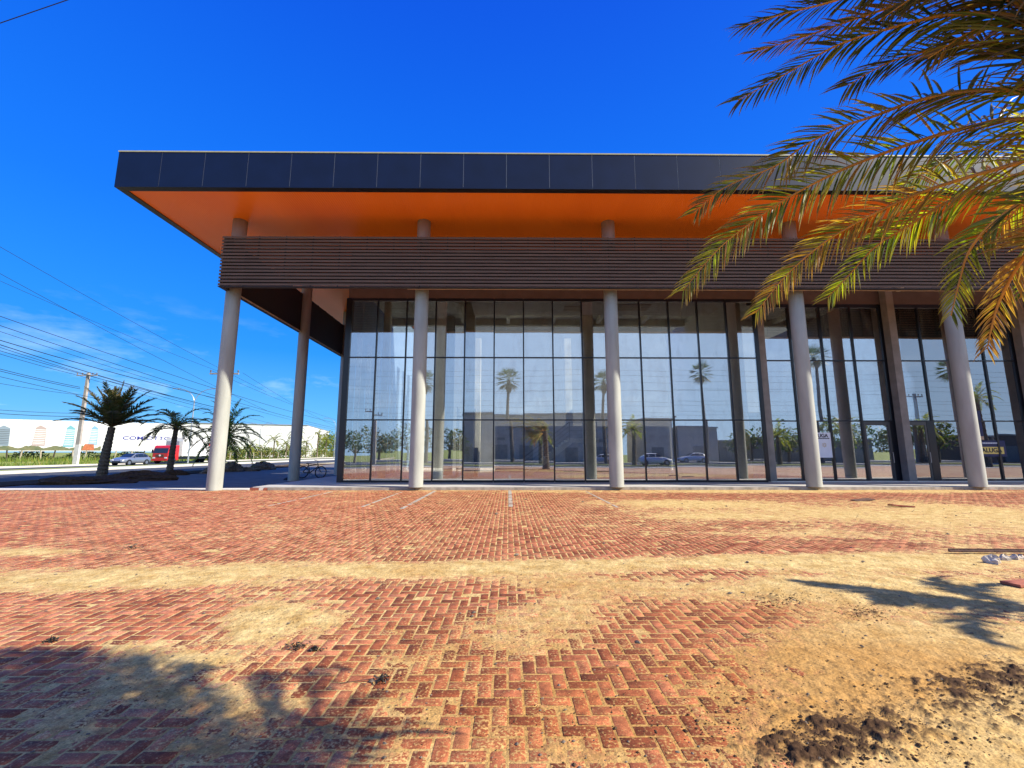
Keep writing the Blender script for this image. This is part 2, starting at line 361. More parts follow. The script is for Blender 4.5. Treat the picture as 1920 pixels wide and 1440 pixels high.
def brickmat():
    m = bpy.data.materials.new('clay_paver'); m.use_nodes = True; nt = m.node_tree; n = nt.nodes.new; l = nt.links.new
    b = nt.nodes['Principled BSDF']; b.inputs['Roughness'].default_value = .8; b.inputs['Specular IOR Level'].default_value = .3
    a = n('ShaderNodeAttribute'); a.attribute_name = 'brick'; sp = n('ShaderNodeSeparateColor'); l(a.outputs['Color'], sp.inputs[0])
    cr = n('ShaderNodeValToRGB'); e = cr.color_ramp.elements
    e[0].position = 0; e[0].color = (.20, .058, .028, 1); e[1].position = 1; e[1].color = (.58, .24, .125, 1)
    for p, c in ((.22, (.25, .066, .027)), (.5, (.385, .118, .053)), (.8, (.50, .175, .087))):
        x = cr.color_ramp.elements.new(p); x.color = (*c, 1)
    l(sp.outputs[0], cr.inputs[0])
    t = n('ShaderNodeTexCoord'); n1 = n('ShaderNodeTexNoise'); n1.inputs['Scale'].default_value = 55; n1.inputs['Detail'].default_value = 6; l(t.outputs['Object'], n1.inputs[0])
    n2 = n('ShaderNodeTexNoise'); n2.inputs['Scale'].default_value = 1.1; n2.inputs['Detail'].default_value = 5; l(t.outputs['Object'], n2.inputs[0])
    # dusty speckle: fine noise against a threshold that shifts with the attribute and the broad noise
    ad = n('ShaderNodeMath'); ad.operation = 'MULTIPLY_ADD'; ad.inputs[1].default_value = .55; l(sp.outputs[1], ad.inputs[0]); l(n1.outputs[0], ad.inputs[2])
    ad2 = n('ShaderNodeMath'); ad2.operation = 'MULTIPLY_ADD'; ad2.inputs[1].default_value = .25; l(n2.outputs[0], ad2.inputs[0]); l(ad.outputs[0], ad2.inputs[2])
    r = n('ShaderNodeMapRange'); r.inputs[1].default_value = .78; r.inputs[2].default_value = .98; l(ad2.outputs[0], r.inputs[0])
    mx = n('ShaderNodeMixRGB'); mx.inputs[2].default_value = (.66, .45, .20, 1); l(r.outputs[0], mx.inputs[0])
    mul = n('ShaderNodeMixRGB'); mul.blend_type = 'MULTIPLY'; mul.inputs[0].default_value = .8
    n4 = n('ShaderNodeTexNoise'); n4.inputs['Scale'].default_value = 14; n4.inputs['Detail'].default_value = 5; l(t.outputs['Object'], n4.inputs[0])
    r4 = n('ShaderNodeMapRange'); r4.inputs[1].default_value = .3; r4.inputs[2].default_value = .7; r4.inputs[3].default_value = .42; r4.inputs[4].default_value = 1.4; l(n4.outputs[0], r4.inputs[0])
    l(cr.outputs[0], mul.inputs[1]); l(r4.outputs[0], mul.inputs[2]); l(mul.outputs[0], mx.inputs[1])
    # rusty orange cast of wet sand
    n6 = n('ShaderNodeTexNoise'); n6.inputs['Scale'].default_value = 130; n6.inputs['Detail'].default_value = 4; l(t.outputs['Object'], n6.inputs[0])
    r6 = n('ShaderNodeMapRange'); r6.inputs[1].default_value = .3; r6.inputs[2].default_value = .65; r6.inputs[3].default_value = .55; r6.inputs[4].default_value = 1.12; l(n6.outputs[0], r6.inputs[0])
    mg = n('ShaderNodeMixRGB'); mg.blend_type = 'MULTIPLY'; mg.inputs[0].default_value = 1; l(mx.outputs[0], mg.inputs[1]); l(r6.outputs[0], mg.inputs[2]); mx = mg
    mo = n('ShaderNodeMixRGB'); mo.blend_type = 'MULTIPLY'; mo.inputs[2].default_value = (.88, .76, .40, 1); l(sp.outputs[2], mo.inputs[0]); l(mx.outputs[0], mo.inputs[1])
    l(mo.outputs[0], b.inputs['Base Color'])
    bp = n('ShaderNodeBump'); bp.inputs['Strength'].default_value = .7; bp.inputs['Distance'].default_value = .003; l(n1.outputs[0], bp.inputs['Height']); l(bp.outputs[0], b.inputs['Normal'])
    return m
M['paver'] = brickmat()
# sand cover: blobs noted on the ground (photo survey), evaluated for any ground point
def survey(x, y):
    Xc = x * cy_ - y * sy_; Yc = x * sy_ + y * cy_
    D = Yc * cp_ - CAMH * sp_; U = -Yc * sp_ - CAMH * cp_
    return 960 + F * Xc / D, 720 - F * U / D
BL = [ # u, v, ru, rv, amount   (+ sand, - swept)
 (60, 1090, 260, 22, .85), (350, 1082, 240, 20, .85), (640, 1066, 220, 14, .75), (800, 1072, 160, 15, .75), (960, 1062, 160, 10, .4), (500, 1122, 110, 22, .6), (520, 1160, 110, 26, 1.25), (470, 1190, 60, 26, .8),
 (60, 1036, 90, 7, .9), (1120, 1062, 200, 11, .75), (1400, 1052, 300, 12, .85), (1700, 1050, 300, 20, .95), (1060, 1090, 160, 18, .55), (1010, 1130, 130, 26, .45),
 (1080, 1160, 120, 30, .42), (1300, 1105, 200, 20, .45), (1500, 1100, 200, 30, .66), (1750, 1110, 300, 36, .85), (1850, 1200, 300, 60, 1.0), (1600, 1210, 200, 40, .42),
 (1650, 958, 330, 20, .66), (1300, 945, 160, 9, .85), (1330, 968, 220, 8, .6), (1880, 985, 260, 30, .68), (1500, 1000, 160, 10, .5), (1240, 1000, 120, 6, .4), (1150, 985, 90, 5, .35),
 (330, 1235, 150, 26, .8), (280, 1290, 190, 40, .6), (430, 1320, 120, 40, .55), (120, 1340, 150, 50, .4), (400, 1400, 130, 40, .5), (250, 1210, 100, 14, .5),
 (860, 1200, 120, 26, .32), (1000, 1200, 90, 40, .42), (760, 1240, 130, 20, .33), (1700, 1330, 260, 90, 1.05), (1880, 1400, 200, 90, 1.05), (1480, 1400, 150, 60, .55), (1560, 1270, 220, 50, .42), (1100, 1420, 90, 40, .38), (900, 1390, 60, 50, .25), (780, 1350, 120, 30, .22),
 (960, 921, 1200, 3.2, .25), (1500, 921, 500, 4, .8),
 (1400, 1026, 240, 10, -.9), (1130, 1020, 200, 20, -.5), (1330, 1075, 110, 7, -.4), (1280, 1170, 110, 24, -.35), (760, 1120, 150, 24, -.5), (150, 1150, 260, 30, -.35), (1230, 1330, 120, 60, -.12), (1500, 920, 500, 9, -.15)]
def cover(x, y):
    u, v = survey(x, y); c = np.full(x.shape, -.40)
    for (a, b, ru, rv, am) in BL: c = c + (.84 if am > 0 else 1) * am * np.exp(-((u - a) / ru) ** 2 - ((v - b) / rv) ** 2)
    c = np.minimum(c, .9)
    return c + .66 * fbm(x * .8, y * .8, 3, 5, .6) + .52 * fbm(x * 4.5, y * 4.5, 9, 5, .62) + .80 * fbm(x * 17, y * 17, 13, 4, .65), u, v
def orange(u, v):
    o = np.zeros(u.shape)
    for (a, b, ru, rv, am) in [(1000, 1330, 430, 140, .95), (300, 1400, 260, 60, .35), (1500, 1290, 330, 110, .95), (1400, 1150, 240, 40, .55), (1060, 1100, 140, 22, .5), (1700, 1260, 300, 60, .6), (780, 1070, 40, 10, .6), (1560, 1420, 400, 60, .4), (820, 1200, 120, 40, .3)]:
        o = o + am * np.exp(-((u - a) / ru) ** 2 - ((v - b) / rv) ** 2)
    return np.clip(o, 0, 1)
cb, ub, vb = cover(cx, cy)
po, pm = npmesh('paving', V.reshape(-1, 3), (np.arange(nB)[:, None, None] * 12 + Fq[None]).reshape(-1, 4), 'paver'); struct(po)
tone = np.clip(rng.beta(2.6, 1.9, nB) * .9 + .06 - .30 * (rng.random(nB) < .24), 0, 1)
ro = orange(ub, vb)
tone = np.clip(tone + .10 * (ub < 700) - .04, 0, 1)
colr = np.stack([tone, np.clip(.38 + .55 * cb, 0, 1), np.clip(ro * (.6 + .5 * fbm(cx * 2, cy * 2, 5) * 2), 0, 1), np.ones(nB)], 1)
at_ = pm.attributes.new('brick', 'FLOAT_COLOR', 'FACE'); at_.data.foreach_set('color', np.repeat(colr, 9, axis=0).astype(np.float32).ravel())
# sand sheet
NR, NCc = 640, 1250
ry = 1.0 * (YK - .02) ** (np.linspace(0, 1, NR)); ry = 1.0 * ((YK - .02) / 1.0) ** np.linspace(0, 1, NR)
tt = np.linspace(-1, 1, NCc)
YY, TT = np.meshgrid(ry, tt, indexing='ij'); XX = TT * (1.22 * YY + 2.2); XX = np.maximum(XX, -25.9 + TT * .01)
cv, U_, V_ = cover(XX, YY)
og = orange(U_, V_)
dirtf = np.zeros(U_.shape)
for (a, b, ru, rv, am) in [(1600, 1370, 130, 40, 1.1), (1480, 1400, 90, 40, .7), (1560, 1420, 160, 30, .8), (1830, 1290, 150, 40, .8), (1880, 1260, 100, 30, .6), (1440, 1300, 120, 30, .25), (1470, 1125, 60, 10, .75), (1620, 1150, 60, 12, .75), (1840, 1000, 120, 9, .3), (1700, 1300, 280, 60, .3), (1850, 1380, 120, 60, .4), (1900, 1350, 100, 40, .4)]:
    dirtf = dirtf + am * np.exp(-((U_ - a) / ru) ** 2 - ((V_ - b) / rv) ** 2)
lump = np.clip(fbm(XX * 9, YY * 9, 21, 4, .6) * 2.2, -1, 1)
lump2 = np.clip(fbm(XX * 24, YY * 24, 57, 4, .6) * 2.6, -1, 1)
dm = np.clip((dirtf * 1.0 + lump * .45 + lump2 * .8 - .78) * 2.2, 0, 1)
fine = fbm(XX * 26, YY * 26, 31, 3)
mark = np.abs(np.sin((XX * 1.1 + YY * .5 + 1.6 * fbm(XX * .5, YY * .5, 44, 2)) * 9)) ** 8
hgt = np.clip(cv * .016, -.0030, .017) + np.where(cv > 0, fine * .007 * np.clip(cv * 3, 0, 1), fine * .0016)
hgt = hgt + np.clip(dirtf, 0, 1) * .030 * np.clip(lump * .6 + lump2 * .8 + .1, 0, 1) + np.clip(cv - .2, 0, 1) * (fbm(XX * 4, YY * 4, 77, 3) * .022)
VV = np.stack([XX, YY, hgt], -1).reshape(-1, 3)
ia = (np.arange(NR - 1)[:, None] * NCc + np.arange(NCc - 1)[None]).ravel()
so_, sm_ = npmesh('sand', VV, np.stack([ia, ia + 1, ia + NCc + 1, ia + NCc], 1), 'earth')
so_['kind'] = 'stuff'; props(so_, 'pale drifted sand lying in patches over the red pavers', 'sand')
at_ = sm_.attributes.new('mixv', 'FLOAT_COLOR', 'POINT')
at_.data.foreach_set('color', np.stack([og.ravel(), dm.ravel(), np.where(cv < -.05, .5, np.clip(cv, 0, 1)).ravel(), np.ones(cv.size)], 1).astype(np.float32).ravel())
sm_.polygons.foreach_set('use_smooth', np.ones(len(sm_.polygons), dtype=bool))
m = bpy.data.materials.new('sand'); m.use_nodes = True; nt = m.node_tree; n = nt.nodes.new; l = nt.links.new; b = nt.nodes['Principled BSDF']
b.inputs['Roughness'].default_value = .95; b.inputs['Specular IOR Level'].default_value = .15
a = n('ShaderNodeAttribute'); a.attribute_name = 'mixv'; sp = n('ShaderNodeSeparateColor'); l(a.outputs['Color'], sp.inputs[0])
t = n('ShaderNodeTexCoord'); n1 = n('ShaderNodeTexNoise'); n1.inputs['Scale'].default_value = 4; n1.inputs['Detail'].default_value = 9; n1.inputs['Roughness'].default_value = .65; l(t.outputs['Object'], n1.inputs[0])
cr = n('ShaderNodeValToRGB'); e = cr.color_ramp.elements; e[0].position = .32; e[0].color = (.50, .31, .10, 1); e[1].position = .68; e[1].color = (.84, .63, .28, 1); l(n1.outputs[0], cr.inputs[0])
c2 = n('ShaderNodeMixRGB'); c2.inputs[2].default_value = (.50, .25, .065, 1); l(cr.outputs[0], c2.inputs[1])
mo = n('ShaderNodeMath'); mo.operation = 'MULTIPLY'; mo.inputs[1].default_value = .78; l(sp.outputs[0], mo.inputs[0]); l(mo.outputs[0], c2.inputs[0])
th = n('ShaderNodeMapRange'); th.inputs[1].default_value = .02; th.inputs[2].default_value = .30; th.inputs[3].default_value = .62; th.inputs[4].default_value = 0
l(sp.outputs[2], th.inputs[0]); thm = n('ShaderNodeMath'); thm.operation = 'MULTIPLY'; l(th.outputs[0], thm.inputs[0])
n5 = n('ShaderNodeTexNoise'); n5.inputs['Scale'].default_value = 9; n5.inputs['Detail'].default_value = 8; n5.inputs['Roughness'].default_value = .7; l(t.outputs['Object'], n5.inputs[0])
r5 = n('ShaderNodeMapRange'); r5.inputs[1].default_value = .40; r5.inputs[2].default_value = .58; l(n5.outputs[0], r5.inputs[0]); l(r5.outputs[0], thm.inputs[1])
ctn = n('ShaderNodeMixRGB'); ctn.inputs[2].default_value = (.50, .21, .095, 1); l(thm.outputs[0], ctn.inputs[0]); l(c2.outputs[0], ctn.inputs[1]); c2 = ctn
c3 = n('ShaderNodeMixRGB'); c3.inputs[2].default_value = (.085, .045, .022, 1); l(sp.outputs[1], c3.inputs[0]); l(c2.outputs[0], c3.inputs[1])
n2 = n('ShaderNodeTexNoise'); n2.inputs['Scale'].default_value = 70; n2.inputs['Detail'].default_value = 4; l(t.outputs['Object'], n2.inputs[0])
r2 = n('ShaderNodeMapRange'); r2.inputs[1].default_value = .66; r2.inputs[2].default_value = .72; r2.inputs[4].default_value = .75; l(n2.outputs[0], r2.inputs[0])
c4 = n('ShaderNodeMixRGB'); c4.inputs[2].default_value = (.12, .075, .04, 1); l(r2.outputs[0], c4.inputs[0]); l(c3.outputs[0], c4.inputs[1]); 
n7 = n('ShaderNodeTexNoise'); n7.inputs['Scale'].default_value = 75; n7.inputs['Detail'].default_value = 8; n7.inputs['Roughness'].default_value = .8; l(t.outputs['Object'], n7.inputs[0])
r7 = n('ShaderNodeMapRange'); r7.inputs[1].default_value = .36; r7.inputs[2].default_value = .60; r7.inputs[3].default_value = .52; r7.inputs[4].default_value = 1.08; l(n7.outputs[0], r7.inputs[0])
n8 = n('ShaderNodeTexNoise'); n8.inputs['Scale'].default_value = 13; n8.inputs['Detail'].default_value = 6; n8.inputs['Roughness'].default_value = .7; l(t.outputs['Object'], n8.inputs[0])
r8 = n('ShaderNodeMapRange'); r8.inputs[1].default_value = .35; r8.inputs[2].default_value = .60; r8.inputs[3].default_value = .70; r8.inputs[4].default_value = 1.05; l(n8.outputs[0], r8.inputs[0])
c5 = n('ShaderNodeMixRGB'); c5.blend_type = 'MULTIPLY'; c5.inputs[0].default_value = 1; l(c4.outputs[0], c5.inputs[1]); l(r7.outputs[0], c5.inputs[2])
c6 = n('ShaderNodeMixRGB'); c6.blend_type = 'MULTIPLY'; c6.inputs[0].default_value = 1; l(c5.outputs[0], c6.inputs[1]); l(r8.outputs[0], c6.inputs[2]); l(c6.outputs[0], b.inputs['Base Color'])
bp = n('ShaderNodeBump'); bp.inputs['Strength'].default_value = .9; bp.inputs['Distance'].default_value = .012; n3 = n('ShaderNodeTexNoise'); n3.inputs['Scale'].default_value = 38; n3.inputs['Detail'].default_value = 6; l(t.outputs['Object'], n3.inputs[0]); l(n3.outputs[0], bp.inputs['Height']); l(bp.outputs[0], b.inputs['Normal'])
M['sand'] = m; sm_.materials.clear(); sm_.materials.append(m)
def sand_z(x, y):
    xa = np.array([[x]]); ya = np.array([[y]]); c, _, _ = cover(xa, ya); return float(np.clip(c[0, 0] * .02, 0, .017))

# the rest of the lot behind and beside (seen mirrored in the glazing)
pm2 = MB(); pm2.add([(-26, -4, -.004), (60, -4, -.004), (60, 1.02, -.004), (-26, 1.02, -.004)], [(0, 1, 2, 3)])
for x0, x1 in ((-26, -3.4), (3.4, 60)):
    pass
mb_ = mat('paver_far', (.36, .15, .10), .85, var=.5, vscale=.8, col2=(.52, .36, .20)); M['paver_far'] = mb_
struct(pm2.build('paving_behind', 'paver_far'))
pm3 = MB()
pm3.add([(1.22 * 1 + 2.15, 1.02, -.004), (60, 1.02, -.004), (60, YK, -.004), (1.22 * YK + 2.15, YK, -.004)], [(0, 1, 2, 3)])
struct(pm3.build('paving_beside', 'paver_far'))
pm4 = MB(); pm4.add([(-26, 1.02, -.004), (-3.35, 1.02, -.004), (-24.6, 18.4, -.004), (-26, 18.4, -.004)], [(0, 1, 2, 3)])
struct(pm4.build('paving_left', 'paver_far'))
# white parking lines
for k, (X, ya, yb, w) in enumerate([(-6.75, 13.0, 17.6, .035), (-4.05, 12.8, 17.4, .04), (-2.85, 12.2, 17.9, .055), (.08, 12.8, 18.1, .06), (3.02, 12.6, 17.6, .035)]):
    lm = MB(); ys = np.linspace(ya, yb, 40)
    for a_, b_ in zip(ys[:-1], ys[1:]):
        if random.random() < .16: continue
        lm.box(X - w, a_, -.02, X + w, b_ - .01, .0045 + random.random() * .001)
    struct(lm.build('parking_line', 'kerb'))
# paving in the shade west of the building, street and verge
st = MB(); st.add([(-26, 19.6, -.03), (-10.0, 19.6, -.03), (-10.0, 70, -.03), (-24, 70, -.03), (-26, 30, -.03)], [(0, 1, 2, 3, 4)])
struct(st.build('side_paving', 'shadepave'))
ed = MB(); ed.box(-25.9, YK + .02, -.03, -10.45, YK + .16, .012); struct(ed.build('paving_edge', 'kerb'))
e2 = MB(); e2.add([(-26, YK + .16, -.012), (-10.4, YK + .16, -.012), (-10.4, 19.62, -.012), (-26, 19.62, -.012)], [(0, 1, 2, 3)]); struct(e2.build('side_strip', 'sidewalk'))
rd = MB(); rd.add([(-37, -60, -.1), (-26.2, -60, -.1), (-26.2, 400, -.1), (-37, 400, -.1)], [(0, 1, 2, 3)]); struct(rd.build('road', 'asphalt'))
rd = MB(); rd.add([(-51, -60, -.1), (-43.2, -60, -.1), (-43.2, 400, -.1), (-51, 400, -.1)], [(0, 1, 2, 3)]); struct(rd.build('far_road', 'asphalt'))
kb = MB(); kb.box(-26.3, -60, -.24, -26.05, 400, .0); struct(kb.build('near_kerb', 'kerb'))
sw = MB(); sw.box(-40.2, -60, -.24, -37, 400, .03); struct(sw.build('median_path', 'sidewalk'))
gv = MB(); gv.box(-43.2, -60, -.24, -40.2, 400, .01); struct(gv.build('median_grass', 'grass'))
kb = MB(); kb.box(-51.3, -60, -.24, -51, 400, .08); struct(kb.build('far_kerb', 'sidewalk'))
gv = MB(); gv.add([(-400, -60, 0), (-51.3, -60, 0), (-51.3, 500, 0), (-400, 500, 0)], [(0, 1, 2, 3)]); struct(gv.build('far_verge', 'grass'))
# street behind the camera
rb = MB(); rb.add([(-26, -30, -.09), (120, -30, -.09), (120, -17, -.09), (-26, -17, -.09)], [(0, 1, 2, 3)]); struct(rb.build('rear_road', 'asphalt'))
rb = MB(); rb.box(-26, -17, -.24, 120, -13.5, .03); struct(rb.build('rear_median', 'grass'))
rb = MB(); rb.box(-26, -6, -.24, 120, -4, .03); struct(rb.build('rear_pavement', 'slab'))
rb = MB(); rb.add([(-26, -13.5, -.02), (120, -13.5, -.02), (120, -6, -.02), (-26, -6, -.02)], [(0, 1, 2, 3)]); struct(rb.build('rear_street', 'asphalt'))
rb = MB(); rb.box(-26, -34, -.24, 120, -30, .05); struct(rb.build('rear_far_pavement', 'slab'))

# ================================================================== BUILDING
bl = empty('commercial_building', (0, 21.07, 0), 'vacant commercial building with tall glass front, orange soffit and wide dark canopy', 'building')
def bpart(mb, name, m_, parent=None, smooth=False, bevel=0):
    o = mb.build(name, m_, parent or bl, smooth, bevel)
    if parent is None: o.location = (0, -21.07, 0)
    return o
YF, ZB, ZT, XL, XR = 15.723, 11.464, 12.939, -14.966, 46.0
YC, YG, YG2 = 18.309, 21.074, 21.66
YBK = 44.0
# walkway slab
wk = MB(); wk.box(-10.25, YK, -.2, 60, YBK, .12); bw = wk.build('walkway', 'slab'); struct(bw)
kw = MB(); kw.box(-9.6, YK - .10, -.2, 60, YK - .004, .108); struct(kw.build('walkway_kerb', 'kerb'))
for k in range(4):
    mm_ = MB(); mm_.box(-10.3 + .18 * k, YK - .10, -.05, -10.3 + .18 * k + .165, YK - .006, .09)
    props(mm_.build('kerb_brick', 'tile_red' if k != 2 else 'whitewash'), ['red clay brick laid at the outer left tip of the walkway kerb', 'second red brick in from the left tip of the walkway kerb', 'white painted brick between red ones at the end of the walkway kerb', 'red brick touching the grey concrete of the walkway kerb'][k], 'brick', 'bricks closing the end of the walkway kerb')
# roof canopy with its panels
rf = MB(); rf.box(XL + .03, YF + .03, ZB + .06, XR, 28, ZT - .02); rf.box(XL + .03, 28, ZB + .06, -7.6, YBK, ZT - .02); roof = bpart(rf, 'roof', 'black')  # gap left in the rear roof, added to bring daylight inside
tm = MB(); tm.box(XL - .02, YF - .02, ZT - .02, XR, YF + .25, ZT + .03); tm.box(XL - .02, YF + .25, ZT - .02, XL + .25, YBK, ZT + .03)
bpart(tm, 'coping', 'trim', roof)
lp = MB(); lp.box(XL, YF, ZB, XR, YF + .28, ZB + .055); lp.box(XL, YF + .28, ZB, XL + .28, YBK, ZB + .055); bpart(lp, 'drip_edge', 'black', roof)
x = XL; pw = 1.655; k = 0
bk = MB(); bk.box(XL + .012, YF + .012, ZB + .06, XR, YF + .03, ZT - .03); bk.box(XL + .012, YF + .03, ZB + .06, XL + .03, YBK, ZT - .03); bpart(bk, 'panel_joint', 'gap', roof)
while x < XR - .1:
    f_ = MB(); a, b_ = x + (.012 if k else 0), min(x + pw, XR) - .012
    f_.box(a, YF - .001, ZB + .004, b_, YF + .012, ZT - .022)
    bpart(f_, 'fascia_panel', 'fascia', roof); x += pw; k += 1
y = YF + .014
while y < YBK - .1:
    f_ = MB(); f_.box(XL - .001, y + .009, ZB + .004, XL + .012, min(y + pw, YBK) - .009, ZT - .022); bpart(f_, 'fascia_panel', 'fascia', roof); y += pw
sf = MB(); sf.box(XL + .28, YF + .28, ZB + .03, XR, 28, ZB + .058); sf.box(XL + .28, 28, ZB + .03, -7.6, YBK, ZB + .058); bpart(sf, 'soffit', 'soffit', roof)
# columns
CX = [-11.717, -3.692, 4.387, 12.387, 19.065, 25.75, 32.4]
def column(x, y, z, r=.285):
    c = MB(); c.tube([(x, y, z), (x, y, z + .01), (x, y, 5), (x, y, ZB + .03)], r, 40); o = bpart(c, 'column', 'column', smooth=False)
    for p in o.data.polygons: p.use_smooth = len(p.vertices) == 4
    return o
for i, x in enumerate(CX):
    column(x, YC, 0 if i == 0 else .12)
for y in (24.75, 31.2, 37.7): column(-11.62, y, -.03)
# louvre screen in front of the columns and down the west side
YL, ZL0, ZL1, XLL = 17.56, 8.249, 10.472, -11.918
lv = MB(); n_ = 15; pt = (ZL1 - ZL0 - .02) / n_
for k in range(n_):
    z = ZL0 + .02 + k * pt
    lv.prism([(YL, z), (YL + .115, z + .052), (YL + .115, z + .138), (YL, z + .094)], 'x', XLL, XR)
    lv.prism([(XLL, z), (XLL, z + .108), (XLL + .115, z + .150), (XLL + .115, z + .052)], 'y', YL + .1, YBK)
lo = bpart(lv, 'louvre_screen', 'louvre')
lr = MB()
for k in range(n_ - 1):
    z = ZL0 + .02 + k * pt; lr.box(XLL + .12, YL + .118, z + .088, XR, YL + .124, z + pt + .045)  # dark strips added behind the gaps, standing in for shadow between slats
bpart(lr, 'louvre_gap_shade', 'louvre_back', lo)
sb = MB(); x = XLL + .3
while x < XR: sb.box(x, YL + .130, ZL0, x + .045, YL + .18, ZL1 + .03); x += 1.13
y = YL + 1.2
while y < YBK: sb.box(XLL + .105, y, ZL0, XLL + .165, y + .045, ZL1 + .03); y += 1.13
sb.box(XLL + .17, YL + .25, ZL0, XLL + .185, YBK, ZL1 - .02); bpart(sb, 'louvre_upright', 'louvre_back', lo)  # last box: dark sheet added so the side slats look black from inside
sb = MB(); sb.box(XLL, YL, ZL0 - .03, XR, YL + .2, ZL0); sb.box(XLL, YL + .2, ZL0 - .03, XLL + .2, YBK, ZL0)
bpart(sb, 'bottom_rail', 'louvre_back', lo)
sb = MB(); sb.box(-4.2, YL + .21, ZL0 - .035, XR, YL + .26, ZL0 + .02); sb.box(XLL + .21, YL + 1, ZL0 - .035, XLL + .26, YBK, ZL0 + .01); bpart(sb, 'wood_batten', 'wood', lo)
brk = MB()
for x in CX: brk.box(x - .05, YL + .17, ZL0 + .4, x + .05, YC - .2, ZL0 + .5); brk.box(x - .05, YL + .17, ZL1 - .3, x + .05, YC - .2, ZL1 - .2)
bpart(brk, 'louvre_bracket', 'louvre_back', lo)
# walls above and around the glazing
XG0, XG1 = -7.797, 12.142; ZR = [.17, 3.009, 6.02, 8.916]
wl = MB(); wl.box(XG0 - .02, YG - .02, ZR[3] + .05, XG1 + .1, YG + .25, ZB + .03); wl.box(XG1 + .1, YG2 - .02, ZR[3] + .03, XR, YG2 + .25, ZB + .03)
wl.box(XG1 + .1, YG + .25, ZR[3] + .03, XG1 + .2, YG2 - .02, ZB + .03)
bpart(wl, 'wall', 'brownwall')
# west side wall: blue grey piers with slim windows
ws = MB(); wy = YG + .3; gy = []
ws.box(XG0, wy, 7.4, XG0 + .07, YBK, ZB + .03)
k = 0; y = wy + .9
ws.box(XG0, wy, .12, XG0 + .07, y, 7.4)
while y < 42:
    gy.append((y, y + .8)); y2 = y + .8; y3 = y2 + .85
    ws.box(XG0, y, 3.05, XG0 + .07, y2, 3.2) ; ws.box(XG0, y, 4.9 if k % 2 else 6.1, XG0 + .07, y2, 5.6 if k % 2 else 6.7)
    ws.box(XG0, y2, .12, XG0 + .07, y3, 7.4); y = y3; k += 1
ws.box(XG0, y, .12, XG0 + .07, YBK, 7.4)
bpart(ws, 'side_wall', 'bluewall')
sg_ = None
for (a, b_) in gy:
    g = MB(); g.box(XG0 + .08, a, .12, XG0 + .088, b_, 3.05); g.box(XG0 + .08, a, 3.2, XG0 + .088, b_, 7.4); bpart(g, 'side_window', 'glass_clear')
bw_ = MB(); bw_.box(XG0 + .2, 39, .12, XR, 39.3, ZT - .02); bpart(bw_, 'rear_wall', 'intwall')  # raised to roof height to keep the added roof gap unseen
# inner structure
it = MB(); it.box(XG0 + .2, YG + .26, ZR[3] + 1.0, XR, 27.6, ZR[3] + 1.25)
for x in np.arange(XG0 + 2, XR, 2.85): it.box(x, YG + .3, ZR[3] + .72, x + .22, 27.6, ZR[3] + 1.0)
it.box(XG0 + .2, 27.6, ZR[3] + .6, XR, 27.9, ZR[3] + 1.25)
bpart(it, 'ceiling', 'intconc')
cp2 = MB(); cp2.box(-1.9, YG + .5, ZR[3] + .22, 11.7, 24.2, ZR[3] + .3); cpo = bpart(cp2, 'ceiling_panel', 'cream')
h_ = MB(); h_.box(3.0, 22.6, ZR[3] + .19, 3.9, 23.4, ZR[3] + .217); h_.box(5.6, 22.3, ZR[3] + .19, 7.5, 23.3, ZR[3] + .217); bpart(h_, 'ceiling_hatch', 'wood', cpo)
fl = MB(); fl.box(XG0 + .2, YG + .1, .1, XR, YBK, .15); bpart(fl, 'floor', 'intfloor')
for (x, y, w) in ((-2.5, 24.3, .62), (4.15, 24.3, .55), (-2.5, 32, .5), (4.15, 32, .5), (-6.9, 24, .35)):
    q = MB(); q.box(x, y, .15, x + w, y + w, ZR[3] + .9); bpart(q, 'inner_column', 'intconc')
for (x, y) in ((-3.6, 27), (4.9, 26.4), (12.0, 25.6)):
    q = MB(); q.tube([(x, y, .15), (x, y, ZR[3] + .9)], .3, 24); bpart(q, 'inner_round_column', 'column', smooth=True)
pw_ = MB(); pw_.box(11.35, YG + .3, .15, 11.6, 31, ZR[3] + .9); bpart(pw_, 'partition', 'cream')
for x in (19.3, 26): 
    q = MB(); q.box(x, YG2 + .2, .15, x + .2, 33, ZR[3] + .9); bpart(q, 'partition', 'intwall')
q = MB(); q.box(-.9, 31.2, .15, 11.3, 31.4, 3.3); bpart(q, 'inner_wall', mat('innerdark', (.30, .30, .27), .9, var=.2))
# staircase
sc = MB(); x0, x1 = .9, 3.6; ns = 15
for k in range(ns):
    x = x0 + (x1 - x0) * k / ns; z = .15 + 2.05 * k / ns
    sc.box(x, 26.2, z + .02, x + .28, 27.4, z + 2.05 / ns + .02)
sc.obox(((x0 + x1) / 2 + .12, 26.15, 1.12), ((x1 - x0) / 2, 0, 1.02), (0, .04, 0), (0, 0, .14)); sc.box(x1 + .1, 26.1, 2.08, x1 + 1.7, 27.6, 2.3)
stc = bpart(sc, 'staircase', 'intconc')
rl = MB()
for dz in (1.0, .75, .5, .25): rl.tube([(x0, 26.15, .2 + dz), (x1, 26.15, 2.25 + dz), (x1 + 1.6, 26.15, 2.25 + dz)], .028 if dz == 1 else .014, 6)
for k in (0, .5, 1): rl.tube([(x0 + (x1 - x0) * k, 26.15, .15 + 2.05 * k), (x0 + (x1 - x0) * k, 26.15, 1.2 + 2.05 * k)], .024, 6)
rl.tube([(x1 + 1.6, 26.15, 2.3), (x1 + 1.6, 26.15, 3.25)], .024, 6)
bpart(rl, 'handrail', 'rail', stc)
